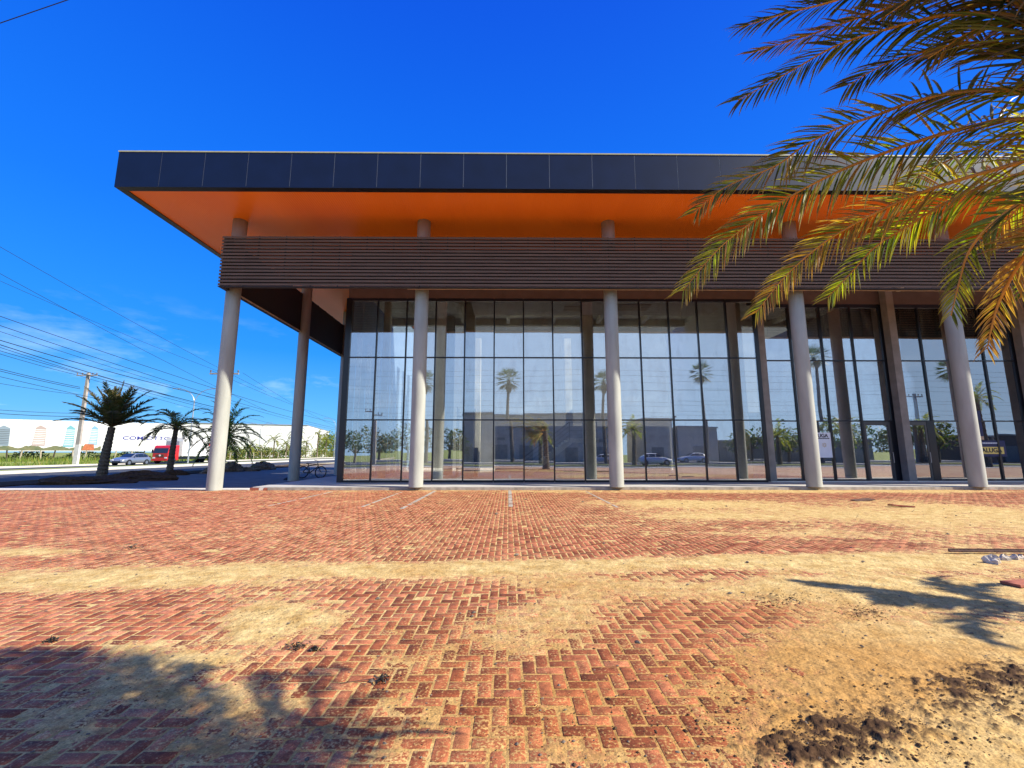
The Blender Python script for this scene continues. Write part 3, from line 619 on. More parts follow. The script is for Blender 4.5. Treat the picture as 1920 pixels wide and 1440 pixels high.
# curtain wall: frame with one mesh per pane
fr = MB(); N1 = 14; pwid = (XG1 - XG0) / N1
xs = [XG0 + pwid * k for k in range(N1 + 1)]
for k, x in enumerate(xs):
    w = .03 if 0 < k < N1 else .075
    fr.box(x - w, YG - .03, ZR[0] - .02, x + w, YG + .12, ZR[3] + .03)
fr.box(XG0 - .10, YG - .05, ZR[0] - .05, XG0 + .16, YG + .28, ZR[3] + .06)
for z, hh in zip(ZR, (.05, .028, .028, .07)):
    for a, b_ in zip(xs[:-1], xs[1:]): fr.box(a + .03, YG - .022, z - hh, b_ - .03, YG + .10, z + hh)
cw = bpart(fr, 'curtain_wall', 'frame')
def pane(xa, xb, za, zb, Y, par):
    g = MB(); g.box(xa, Y + .028, za, xb, Y + .036, zb); o = g.build('glass_pane', 'glass', par); return o
for a, b_ in zip(xs[:-1], xs[1:]):
    for za, zb in zip(ZR[:-1], ZR[1:]): pane(a + .03, b_ - .03, za + .03, zb - .03, YG, cw)
dirtb = MB(); dirtb.box(XG0, YG - .06, .12, XG1, YG + .15, ZR[0] - .052); bpart(dirtb, 'sill', 'concrete')
# set back right bays
PX = [at(1428, 671, 21.3).x, at(1679, 672, 21.3).x, at(1925, 672, 21.3).x]
PX.append(PX[2] + (PX[2] - PX[1])); PX.append(PX[3] + (PX[2] - PX[1]))
for i, x in enumerate(PX):
    q = MB(); q.box(x - .18, YG + .12, .12, x + .18, YG + .5, ZB + .03); bpart(q, 'pilaster', 'pilaster')
DOORS = {}
for i in range(4):
    xa, xb = PX[i] + .18, PX[i + 1] - .18; n4 = 4; w4 = (xb - xa) / n4
    f2 = MB(); xs2 = [xa + w4 * k for k in range(n4 + 1)]
    door_k = 3 if i == 0 else (0 if i == 1 else -1)
    for k, x in enumerate(xs2):
        w = .045 if 0 < k < n4 else .09
        f2.box(x - w, YG2 - .03, .12, x + w, YG2 + .14, ZR[3] + .0)
    for z, hh in zip((.17, 3.009, 6.02, 8.85), (.05, .03, .03, .09)):
        for k in range(n4):
            if z < 1 and k == door_k: continue
            f2.box(xs2[k] + .045, YG2 - .022, z - hh, xs2[k + 1] - .045, YG2 + .12, z + hh)
    if door_k == 3: f2.box(xs2[3] + w4 * .86, YG2 - .03, .12, xs2[4] - .09, YG2 + .12, 2.98)
    if door_k == 0: f2.box(xs2[1] - .32, YG2 - .03, .12, xs2[1] - .045, YG2 + .12, 2.98)
    cwi = bpart(f2, 'bay_glazing', 'frame')
    for k in range(n4):
        for r_, (za, zb) in enumerate(((.2, 2.98), (3.04, 5.99), (6.05, 8.77))):
            if r_ == 0 and k == door_k: continue
            pane(xs2[k] + .045, xs2[k + 1] - .045, za, zb, YG2, cwi)
    if door_k >= 0:
        da, db = (xs2[3] + .05, xs2[3] + w4 * .86) if door_k == 3 else (xs2[0] + .09, xs2[1] - .32)
        d = MB(); d.box(da, YG2 - .015, .14, da + .1, YG2 + .05, 2.97); d.box(db - .1, YG2 - .015, .14, db, YG2 + .05, 2.97)
        d.box(da + .1, YG2 - .015, .14, db - .1, YG2 + .05, .26); d.box(da + .1, YG2 - .015, 2.8, db - .1, YG2 + .05, 2.97)
        do = bpart(d, 'door', mat('door_frame', (.06, .065, .07), .4)); pane(da + .1, db - .1, .26, 2.8, YG2 - .02, do)
        hb = MB(); hb.tube([(db - .05, YG2 - .06, 1.0), (db - .05, YG2 - .06, 1.5)], .014, 8); hb.tube([(db - .05, YG2 - .06, 1.03), (db - .05, YG2 - .0, 1.03)], .01, 6); hb.tube([(db - .05, YG2 - .06, 1.47), (db - .05, YG2 - .0, 1.47)], .01, 6)
        hb.build('handle', 'galv', do)
# inside of the bays
q = MB(); q.box(XG1 + .3, 30.5, .15, XR, 30.7, 4.2); bpart(q, 'shop_back_wall', mat('shopback', (.2, .2, .185), .9, var=.2, vscale=.8))

# ---- things in and on the building
bs = empty('brick_stack', (0, 0, .15), 'stack of red hollow bricks inside behind the right glass door', 'brick stack')
a, b_ = at(1700, 890, 23.2).x, at(1747, 890, 23.2).x
q = MB()
for r_ in range(9):
    e_ = b_ if r_ < 6 else a + .75
    x = a + (.1 if r_ % 2 else 0)
    while x < e_: q.box(x, 23.2, .0 + r_ * .2, min(x + .29, e_), 23.9, r_ * .2 + .19); x += .3
q.build('brick_pile', 'brickred', bs)
def scaffold():
    s_ = empty('scaffold', (-2.9, 25.5, .15), 'slim dark steel scaffold tower standing inside behind the second column bay', 'scaffold')
    f_ = MB()
    for x in (0, .95):
        for y in (0, .8): f_.tube([(x, y, 0), (x, y, 3.9)], .022, 6)
    for z in (.4, 1.4, 2.5, 3.4):
        f_.tube([(0, 0, z), (.95, 0, z)], .018, 6); f_.tube([(0, .8, z), (.95, .8, z)], .018, 6); f_.tube([(0, 0, z), (0, .8, z)], .018, 6); f_.tube([(.95, 0, z), (.95, .8, z)], .018, 6)
    f_.tube([(0, 0, .4), (.95, 0, 1.4)], .014, 6); f_.build('tube_frame', 'rail', s_)
    d = MB(); d.box(.02, 0, 2.52, .93, .8, 2.56); d.build('deck_board', 'wood', s_)
scaffold()
cbn = MB(); cbn.box(-2.55, 25.2, .15, -1.7, 25.9, 1.75); cbn.box(-2.50, 25.17, .25, -1.75, 25.197, 1.68)
props(cbn.build('cabinet', mat('cabinet', (.09, .065, .05), .5), bevel=.01), 'dark brown cabinet standing inside beside the scaffold tower', 'cabinet')
# white rent poster
pa, pb = at(1517, 811, YG2 - .01), at(1562, 858, YG2 - .01)
ps = empty('poster', (pa.x, YG2 - .001, pb.z), 'white rental poster with dark lettering on the glass beside the fourth column', 'poster')
w, h = pb.x - pa.x, pa.z - pb.z
q = MB(); q.box(0, 0, 0, w, .006, h); q.build('sheet', 'paper', ps)
fit(text_mesh('lettering', 'ALUGA', .33, 'ink', ps, (w * .50, -.003, h * .87), (math.pi / 2, 0, 0), bold=.010, sx=1.0), w * .76)
q = MB()
for k in range(9): q.box(w * (.2 + .082 * k), -.004, h * .745, w * (.2 + .082 * k + .068), 0, h * .785)
q.build('small_print', 'ink', ps)
q = MB()
for a in range(8):
    an = a * math.pi / 4; q.obox((w * .66 + math.cos(an) * .075, -.003, h * .50 + math.sin(an) * .075), (math.cos(an) * .035, 0, math.sin(an) * .035), (-math.sin(an) * .012, 0, math.cos(an) * .012), (0, .003, 0))
q.build('emblem', 'gold', ps)
q = MB(); q.prism([(w * .22, h * .05), (w * .3, h * .05), (w * .30, h * .38), (w * .40, h * .42), (w * .30, h * .46), (w * .26, h * .50), (w * .18, h * .45)], 'y', -.004, 0)
q.prism([(w * .24 + .09 * math.cos(t_), h * .60 + .12 * math.sin(t_)) for t_ in np.linspace(0, 2 * math.pi, 14)[:-1]], 'y', -.004, 0); q.build('figure_drawing', 'ink', ps)
pa, pb = at(1831, 826, YG2 - .01), at(1889, 856, YG2 - .01); w, h = pb.x - pa.x, pa.z - pb.z
ps = empty('poster', (pa.x, YG2 - .001, pb.z), 'navy rental poster with a yellow lettered band on the glass beside the fifth column', 'poster')
q = MB(); q.box(0, 0, 0, w, .006, h); q.build('sheet', 'navy', ps)
q = MB(); q.box(w * .05, -.003, h * .16, w * .92, 0, h * .60); q.build('band', 'yellow', ps)
fit(text_mesh('lettering', 'ALUGA', .40, 'ink', ps, (w * .49, -.006, h * .38), (math.pi / 2, 0, 0), bold=.010), w * .72)
q = MB()
for k in range(9): q.box(w * (.2 + .06 * k), -.004, h * .80, w * (.2 + .06 * k + .045), 0, h * .88)
q.build('small_print', 'paper', ps)
pa, pb = at(1806, 770, YG2 - .01), at(1846, 824.5, YG2 - .01); w, h = pb.x - pa.x, pa.z - pb.z
ps = empty('banner', (pa.x, YG2 - .001, pb.z), 'narrow navy banner with a pale bottom stripe above the yellow lettered poster', 'banner')
q = MB(); q.box(0, 0, h * .12, w, .006, h); q.build('sheet', 'navy', ps); q = MB(); q.box(0, 0, 0, w, .006, h * .12); q.build('stripe', 'wood', ps)

# ================================================================== PALMS
def leaflets(mb, pts, dirs_up, n, Lmax, wmax, palette, tipdry=.3, spread=.5, droop=.25, start=.14, vup=.25, rnd=random, broken=.04):
    pts = [Vector(p) for p in pts]
    # smooth resample (Catmull-Rom)
    P = [pts[0] * 2 - pts[1]] + pts + [pts[-1] * 2 - pts[-2]]; fine = []
    for i in range(1, len(P) - 2):
        for k in range(10):
            t = k / 10; a, b, c, d = P[i - 1], P[i], P[i + 1], P[i + 2]
            fine.append(.5 * ((2 * b) + (c - a) * t + (2 * a - 5 * b + 4 * c - d) * t * t + (3 * b - a - 3 * c + d) * t ** 3))
    fine.append(pts[-1]); Ls = [0]
    for a, b in zip(fine[:-1], fine[1:]): Ls.append(Ls[-1] + (b - a).length)
    T = Ls[-1]
    def pos(s):
        s *= T
        for i in range(len(Ls) - 1):
            if Ls[i + 1] >= s: f = (s - Ls[i]) / max(1e-6, Ls[i + 1] - Ls[i]); return fine[i].lerp(fine[i + 1], f), (fine[i + 1] - fine[i]).normalized()
        return fine[-1], (fine[-1] - fine[-2]).normalized()
    for k in range(n):
        s = start + (1 - start) * ((k + rnd.random() * .6) / n); p, t = pos(min(s, .999))
        up = (dirs_up - t * dirs_up.dot(t)).normalized(); side = t.cross(up).normalized()
        e = (s - start) / (1 - start)
        ln = Lmax * (.45 + .55 * math.sin(min(1, e * 1.9) * math.pi / 2)) * (1 - .62 * max(0, e - .45) / .55) * rnd.uniform(.85, 1.12)
        for sd in (-1, 1):
            if rnd.random() < broken: continue
            ang = (1.05 - .62 * e) * rnd.uniform(.85, 1.12) * (spread / .5)
            v = vup + rnd.uniform(-.28, .28)
            d = (t * math.cos(ang) + side * sd * math.sin(ang) * math.cos(v) + up * math.sin(v) * math.sin(ang)).normalized()
            wv = wmax * rnd.uniform(.75, 1.15) * (.7 if e > .8 else 1)
            base = rnd.choice(palette); f = rnd.uniform(.7, 1.25); base = tuple(c * f for c in base)
            dry = (.34, .19, .06); td = tipdry * rnd.uniform(.4, 1.6)
            nrm = d.cross(side * sd).normalized() if abs(d.dot(side)) < .98 else up
            wdir = d.cross(up).normalized()
            tw = rnd.uniform(-.7, .7); wdir = (wdir * math.cos(tw) + d.cross(wdir) * math.sin(tw)).normalized()
            vs = []; cs = []; q = p.copy(); dd = d.copy(); seg = 4; l_ = ln / seg
            for j, ww in enumerate((.35, 1, .95, .62, .04)):
                fold = d.cross(wdir).normalized() * wv * .28 * ww
                vs += [q - wdir * wv * ww / 2 + fold, q - fold * .2, q + wdir * wv * ww / 2 + fold]
                a_ = min(1, max(0, td * (j / 4) ** 2 * 2)); c = tuple(base[i] * (1 - a_) + dry[i] * a_ for i in range(3)); cs += [c] * 3
                dd = (dd + Vector((0, 0, -droop * (j + 1) / 4 * rnd.uniform(.5, 1.3)))).normalized(); q = q + dd * l_
            fs = []
            for j in range(4): fs += [(3 * j, 3 * j + 1, 3 * j + 4, 3 * j + 3), (3 * j + 1, 3 * j + 2, 3 * j + 5, 3 * j + 4)]
            mb.add(vs, fs, cs)
    return fine
GREEN = [(.09, .14, .018), (.13, .18, .02), (.065, .11, .016), (.20, .21, .022), (.27, .25, .028)]
BROWN = [(.36, .18, .045), (.28, .13, .03), (.46, .24, .05), (.20, .18, .03), (.40, .28, .04)]
LIME = [(.25, .34, .02), (.36, .42, .02), (.17, .24, .02), (.44, .40, .03)]
DARK = [(.05, .075, .02), (.07, .09, .025), (.09, .085, .035), (.12, .09, .05)]
HUB = Vector((3.25, .75, 3.25))
pt_ = empty('palm_tree', (3.35, .75, -.02), 'large date palm leaning into the picture from the right edge with drooping part dried fronds', 'palm tree')
off = Vector((3.35, .75, -.02))
def big_frond(pts, hint, pal, n=95, Lmax=.36, w=.020, dry=.35, spread=.5, droop=.2, start=.12, rad=.016, vup=.15):
    mb = MB(); P = [p - off for p in pts]
    fine = leaflets(mb, P, Vector(hint), n, Lmax, w, pal, dry, spread, droop, start, vup)
    o = mb.build('frond', 'frond', pt_)
    r = MB(); N = len(fine); r.tube(fine, [rad * (1 - .85 * i / (N - 1)) for i in range(N)], 7); r.build('rachis', 'rachis', o, smooth=True)
    return o
def U(*a): return [at(u, v, Y) for (u, v, Y) in a]
hint0 = (-.25, -.95, .25)      # blade turned towards the lot
def UF(pts, y0, y1):
    us = [p[0] for p in pts]; lo, hi = min(us), max(us)
    return [at(u, v, y0 + (y1 - y0) * (hi - u) / (hi - lo)) for u, v in pts]
GB = GREEN + LIME[:2] + GREEN + BROWN
FR = [  # picture track of each midrib, distance from near to far end, palette, leaflets, length, dryness
 ([(2000, 175), (1920, 168), (1806, 173), (1712, 191), (1641, 217), (1570, 241), (1504, 276), (1452, 312), (1358, 352), (1300, 400)], 1.5, 2.55, GB, 150, .25, .4),
 ([(2000, 195), (1860, 228), (1740, 259), (1618, 302), (1542, 336), (1476, 372), (1419, 410), (1349, 465), (1280, 545)], 1.6, 2.6, GREEN + GB + LIME, 150, .25, .35),
 ([(2000, 270), (1920, 302), (1806, 335), (1722, 363), (1641, 400), (1570, 439), (1523, 472), (1467, 524), (1417, 587)], 1.6, 2.55, BROWN + LIME + BROWN, 150, .22, .7),
 ([(2000, 290), (1900, 330), (1790, 372), (1700, 425), (1641, 463), (1595, 512), (1552, 558)], 1.8, 2.6, LIME + GREEN, 130, .21, .25),
 ([(2000, 350), (1920, 378), (1854, 425), (1815, 475), (1797, 535), (1783, 592)], 1.5, 1.95, LIME + GREEN, 120, .19, .2),
 ([(1990, 420), (1940, 460), (1905, 505), (1873, 567), (1859, 615), (1851, 655)], 1.6, 2.0, BROWN + [(.34, .15, .03), (.40, .20, .04)], 120, .18, 1.0),
 ([(2000, 60), (1900, 30), (1780, 28), (1680, 50), (1570, 85), (1480, 135), (1384, 188)], 1.35, 2.0, DARK + GREEN, 150, .24, .2),
 ([(2000, -90), (1880, -60), (1760, -60), (1650, -30), (1560, 3), (1470, 26), (1386, 52)], 1.3, 1.9, DARK + GREEN, 140, .22, .2),
 ([(2000, 10), (1880, 0), (1740, -5), (1620, 30), (1510, 68), (1405, 100)], 1.4, 2.1, DARK + BROWN, 140, .19, .3),
 ([(2000, 110), (1920, 90), (1830, 80), (1740, 95), (1660, 120), (1590, 160)], 1.45, 1.9, DARK + GREEN, 140, .25, .3),
 ([(2000, -60), (1940, -40), (1840, -50), (1740, -20), (1660, 30)], 1.25, 1.6, DARK, 110, .22, .3),
 ([(2000, 60), (1960, 30), (1900, 40), (1820, 60), (1740, 110)], 1.35, 1.6, DARK + BROWN, 110, .22, .4),
 ([(2000, 235), (1950, 240), (1850, 270), (1760, 310), (1680, 355)], 1.8, 2.3, GREEN + LIME, 120, .23, .3),
 ([(2000, 330), (1960, 350), (1900, 400), (1850, 460)], 1.9, 2.2, BROWN + LIME, 80, .18, .6),
 ([(2000, 400), (1960, 440), (1930, 500), (1912, 560)], 1.8, 2.0, GREEN + LIME, 70, .18, .3),
]
for (pp, y0, y1, pal, n, Lm, dry) in FR:
    pts = UF(pp, y0, y1)
    big_frond([HUB + (pts[0] - HUB).normalized() * .12, HUB.lerp(pts[0], .55) + Vector((0, 0, .12))] + pts, (-.2, -.9, .3), pal, n, Lm * 1.28, .0125, dry, start=.2, rad=.0135, spread=.72, droop=.24, vup=.05)
# the other fronds of the crown, outside the picture
def arch(az, el, Ln, z=0, sag=1.0, hub=HUB):
    P = []; d = Vector((math.cos(az) * math.cos(el), math.sin(az) * math.cos(el), math.sin(el))); p = hub.copy(); st_ = Ln / 8
    for i in range(9):
        P.append(p.copy()); p = p + d * st_; d = (d + Vector((0, 0, -.16 * sag * (1 + i * .12)))).normalized()
    return P
for k, (az, el, Ln) in enumerate([(172, 52, 2.6), (188, 45, 2.6), (203, 40, 2.6), (222, 55, 2.6), (238, 30, 2.5), (180, 66, 2.7), (250, 45, 2.6), (275, 35, 2.6), (260, 65, 2.6)]):
    big_frond(arch(R(az), R(el), Ln, sag=1.0), (0, 0, 1), GREEN + DARK + BROWN, 60, .36, .024, .3, spread=.55, rad=.018, vup=.3)
for P in [[(2.5, 1.15, 3.75), (1.5, 1.45, 4.1), (.5, 1.75, 4.25), (-.4, 1.95, 4.25)], [(2.4, .95, 3.8), (1.4, 1.1, 4.15), (.4, 1.25, 4.2), (-.6, 1.4, 4.0)], [(2.6, 1.3, 3.8), (1.9, 1.75, 4.25), (1.1, 2.0, 4.5), (.3, 2.2, 4.6)], [(2.4, .9, 3.6), (1.6, .95, 3.75), (.7, 1.0, 3.7), (-.2, 1.1, 3.5)],
          [(3.2, 1.2, 3.9), (2.6, 1.65, 4.15), (1.9, 1.8, 4.25), (1.2, 1.85, 4.25)], [(3.1, 1.1, 3.8), (2.5, 1.45, 4.0), (1.7, 1.55, 4.05), (.9, 1.6, 4.0)], [(3.3, 1.3, 3.85), (2.9, 1.8, 4.2), (2.3, 2.05, 4.4), (1.6, 2.15, 4.5)], [(2.9, 1.0, 3.8), (2.0, 1.25, 3.95), (1.1, 1.4, 3.95), (.3, 1.45, 3.8)]]:
    big_frond([HUB] + [Vector(p) for p in P], (0, 0, 1), GREEN + DARK, 130, .46, .034, .3, spread=.6, rad=.02, vup=.2)
def trunk(par, pts, rad, name='trunk', rings=True, m_='trunk'):
    P = [Vector(p) for p in pts]; fine = []; rr = []
    for i in range(len(P) - 1):
        for k in range(14):
            t = k / 14; fine.append(P[i].lerp(P[i + 1], t)); r0 = rad[i] * (1 - t) + rad[i + 1] * t; rr.append(r0 * (1 + (.09 if k % 2 else -.05) + random.uniform(-.03, .03)))
    fine.append(P[-1]); rr.append(rad[-1]); q = MB(); q.tube(fine, rr, 14); return q.build(name, m_, par)
trunk(pt_, [(.0, 0, 0), (.02, .02, 1.2), (0, 0, 2.4), (-.1, 0, 3.45)], [.34, .24, .22, .26])

def palm(loc, label, hub_h, nf, Lf, lean=(0, 0), r0=.3, r1=.22, els=(10, 80), Ll=.55, wl=.05, pal=GREEN, group=None, nl=34, sag=1.0, seed=1, name='palm_tree'):
    rs = random.Random(seed); o = empty(name, loc, label, 'palm tree', group)
    hub = Vector((lean[0], lean[1], hub_h))
    trunk(o, [(0, 0, -.1), (lean[0] * .35, lean[1] * .35, hub_h * .5), tuple(hub)], [r0, (r0 + r1) / 2, r1])
    for k in range(nf):
        az = 2 * math.pi * (k * .618 + rs.random() * .06); e = k / max(1, nf - 1); el = R(els[0] + (els[1] - els[0]) * e)
        P = arch(az, el, Lf * rs.uniform(.85, 1.1), sag=sag * rs.uniform(.8, 1.2), hub=hub)
        mb = MB(); fine = leaflets(mb, P, Vector((0, 0, 1)), nl, Ll, wl, pal, .3, .55, .25, .1, .3, rs)
        mb.tube(fine[::4] + [fine[-1]], [.03 * (1 - .8 * i / (len(fine[::4]))) for i in range(len(fine[::4]) + 1)], 5, tone=(.22, .17, .05))
        mb.build('frond', 'frond', o)
    return o
palm((9.3, 3.4, 0), 'young palm standing in the lot beyond the right edge of the picture', 3.3, 9, 1.5, lean=(.1, 0), r0=.14, r1=.10, els=(10, 80), Ll=.34, wl=.05, nl=44, seed=77)
g1 = gnd(190, 893); palm((g1.x, g1.y, 0), 'tallest left date palm with a thick leaning trunk and a dense upright crown', 3.1, 28, 2.8, lean=(.25, 0), r0=.29, r1=.18, els=(22, 88), Ll=.62, wl=.06, pal=DARK, sag=.42, seed=3, nl=52)  # dark palette puts the canopy shade into the crown's colour
g2 = gnd(317, 889.5); palm((g2.x, g2.y, 0), 'short dark palm with drooping fronds in front of the red truck', 3.05, 15, 2.6, lean=(.12, 0), r0=.22, r1=.14, els=(4, 76), Ll=.55, wl=.055, pal=DARK + GREEN, sag=1.35, seed=8, nl=34)
g3 = gnd(412, 883); palm((g3.x, g3.y, 0), 'full palm whose fronds spread out either side of the first column', 2.7, 32, 3.2, lean=(.3, 0), r0=.32, r1=.24, els=(-16, 84), Ll=.62, wl=.06, pal=DARK + GREEN + LIME, sag=1.05, seed=5, nl=36)

# ================================================================== WEST SIDE OF THE PLACE
def lumpy(name, loc, sx_, sy__, sz, m_, label, cat, seed, group=None, n=(18, 12), rough=.25, flat=True):
    rs = np.random.default_rng(seed); vs = []; fs = []; a, b = n
    ph = rs.random(6) * 6
    for j in range(b + 1):
        th = (math.pi / 2 if flat else math.pi) * j / b
        for i in range(a):
            an = 2 * math.pi * i / a
            k = 1 + rough * (math.sin(3 * an + ph[0] + 2 * th) * .5 + math.sin(5 * an + ph[1]) * .35 * math.sin(th * 3 + ph[2]) + rs.uniform(-.4, .4) * .6)
            x = math.sin(th) * math.cos(an) * sx_ * k; y = math.sin(th) * math.sin(an) * sy__ * k; z = math.cos(th) * sz * k
            if flat and j == b: z = -.04
            vs.append((x, y, z if flat else z + sz * .6))
    for j in range(b):
        for i in range(a): fs.append((j * a + i, (j + 1) * a + i, (j + 1) * a + (i + 1) % a, j * a + (i + 1) % a))
    q = MB(); q.add(vs, fs); o = q.build(name, m_); o.location = loc
    if label: props(o, label, cat, group)
    return o
for k, (u, v, s1, s2, hz, lb) in enumerate([(150, 905, 2.2, 1.2, .30, 'low dark heap of soil on the shaded ground left of the tallest palm'), (255, 899.5, 1.9, 1.0, .42, 'dark soil heap between the tallest palm and the short palm'), (325, 890, .9, .7, .3, 'earth mounded at the foot of the short dark palm'),
        (434, 883.5, .8, .7, .68, 'big rounded boulder heap just right of the first column'), (462, 882.5, 1.2, .6, .28, 'low rubble between the two boulder heaps'), (492, 880, 1.0, .7, .62, 'jagged boulder heap farther along the kerb'), (560, 873, 2.4, .7, .22, 'long low rubble strip left of the bicycle'), (395, 887, .7, .6, .4, 'small dark rubble heap left of the first column')]):
    g = gnd(u, v); lumpy('soil_heap' if k in (0, 1, 2) else 'rubble_heap', (g.x, g.y, -.03), s1, s2, hz, 'dirt' if k < 3 else 'rock', lb, 'heap', 40 + k, 'heaps of soil and rubble along the near kerb', rough=.35)
# planting strip of dark soil along the kerb
q = MB(); q.box(-25.9, 20, -.05, -22.6, 60, .015); struct(q.build('soil_strip', 'dirt'))

# bicycle
def bicycle(loc):
    b = empty('bicycle', loc, 'black city bicycle leaning behind the slim rear column', 'bicycle')
    Rw = .36
    for x in (-.55, .55):
        t_ = MB(); t_.torus((x, 0, Rw), Rw - .03, .032, 'y', 36, 8); w_ = t_.build('wheel', 'rubber', b, smooth=True)
        s_ = MB()
        for k in range(16):
            a = math.pi * 2 * k / 16; s_.tube([(x, 0, Rw), (x + math.cos(a) * (Rw - .03), 0, Rw + math.sin(a) * (Rw - .03))], .003, 4)
        s_.torus((x, 0, Rw), Rw - .045, .008, 'y', 30, 5); s_.tube([(x, -.05, Rw), (x, .05, Rw)], .02, 8); s_.build('spokes', 'galv', w_)
    f_ = MB(); T = .026
    for a, c in (((-.55, 0, Rw), (-.12, 0, .30)), ((-.12, 0, .30), (-.25, 0, .82)), ((-.55, 0, Rw), (-.23, 0, .76)), ((-.12, 0, .30), (.36, 0, .72)), ((-.23, 0, .74), (.33, 0, .84)), ((.36, 0, .70), (.31, 0, .90)), ((.36, 0, .70), (.55, 0, Rw))): f_.tube([a, c], T, 8)
    f_.build('frame', 'black', b, smooth=True)
    s_ = MB(); s_.prism([(-.38, .84), (-.36, .89), (-.12, .88), (-.10, .86)], 'y', -.07, .07); s_.tube([(-.25, 0, .80), (-.26, 0, .85)], .014, 6); s_.build('saddle', 'rubber', b, bevel=.01)
    h_ = MB(); h_.tube([(.31, 0, .90), (.29, 0, 1.02)], .014, 6); h_.tube([(.20, -.28, 1.05), (.30, -.12, 1.03), (.32, 0, 1.02), (.30, .12, 1.03), (.20, .28, 1.05)], .013, 6); h_.build('handlebar', 'black', b)
    c_ = MB(); c_.torus((-.12, .04, .30), .085, .008, 'y', 20, 5); c_.tube([(-.12, .04, .30), (-.05, .09, .16)], .01, 6); c_.tube([(-.12, -.04, .30), (-.19, -.09, .44)], .01, 6); c_.box(-.09, .06, .14, 0, .15, .16); c_.box(-.24, -.15, .43, -.15, -.06, .45); c_.build('crank', 'galv', b)
    return b
gb = gnd(600.5, 896.8, -.03)
b_ = bicycle((gb.x - .55, gb.y, -.03)); b_.rotation_euler = (R(-6), 0, R(-4))
gp = gnd(551, 899, -.03)
bp_ = empty('backpack', (gp.x, gp.y + .1, -.03), 'black backpack propped against the foot of the rear column', 'backpack')
q = MB(); q.prism([(-.18, 0), (.2, 0), (.24, .3), (.2, .62), (.08, .74), (-.06, .66), (-.2, .35)], 'y', -.12, .12); q.build('bag', 'cloth', bp_, bevel=.05)
q = MB(); q.prism([(-.22, .08), (-.16, .05), (-.16, .34), (-.22, .32)], 'y', -.1, .1); q.build('pocket', 'cloth', bp_, bevel=.02)
q = MB(); q.tube([(.02, 0, .7), (.05, 0, .8), (.12, 0, .7)], .012, 6); q.build('carry_loop', 'cloth', bp_)
gp = gnd(541, 899.5, -.03); lumpy('cloth_heap', (gp.x, gp.y, -.03), .3, .2, .12, 'cloth', 'small dark crumpled cloth lying left of the black backpack', 'cloth', 5)

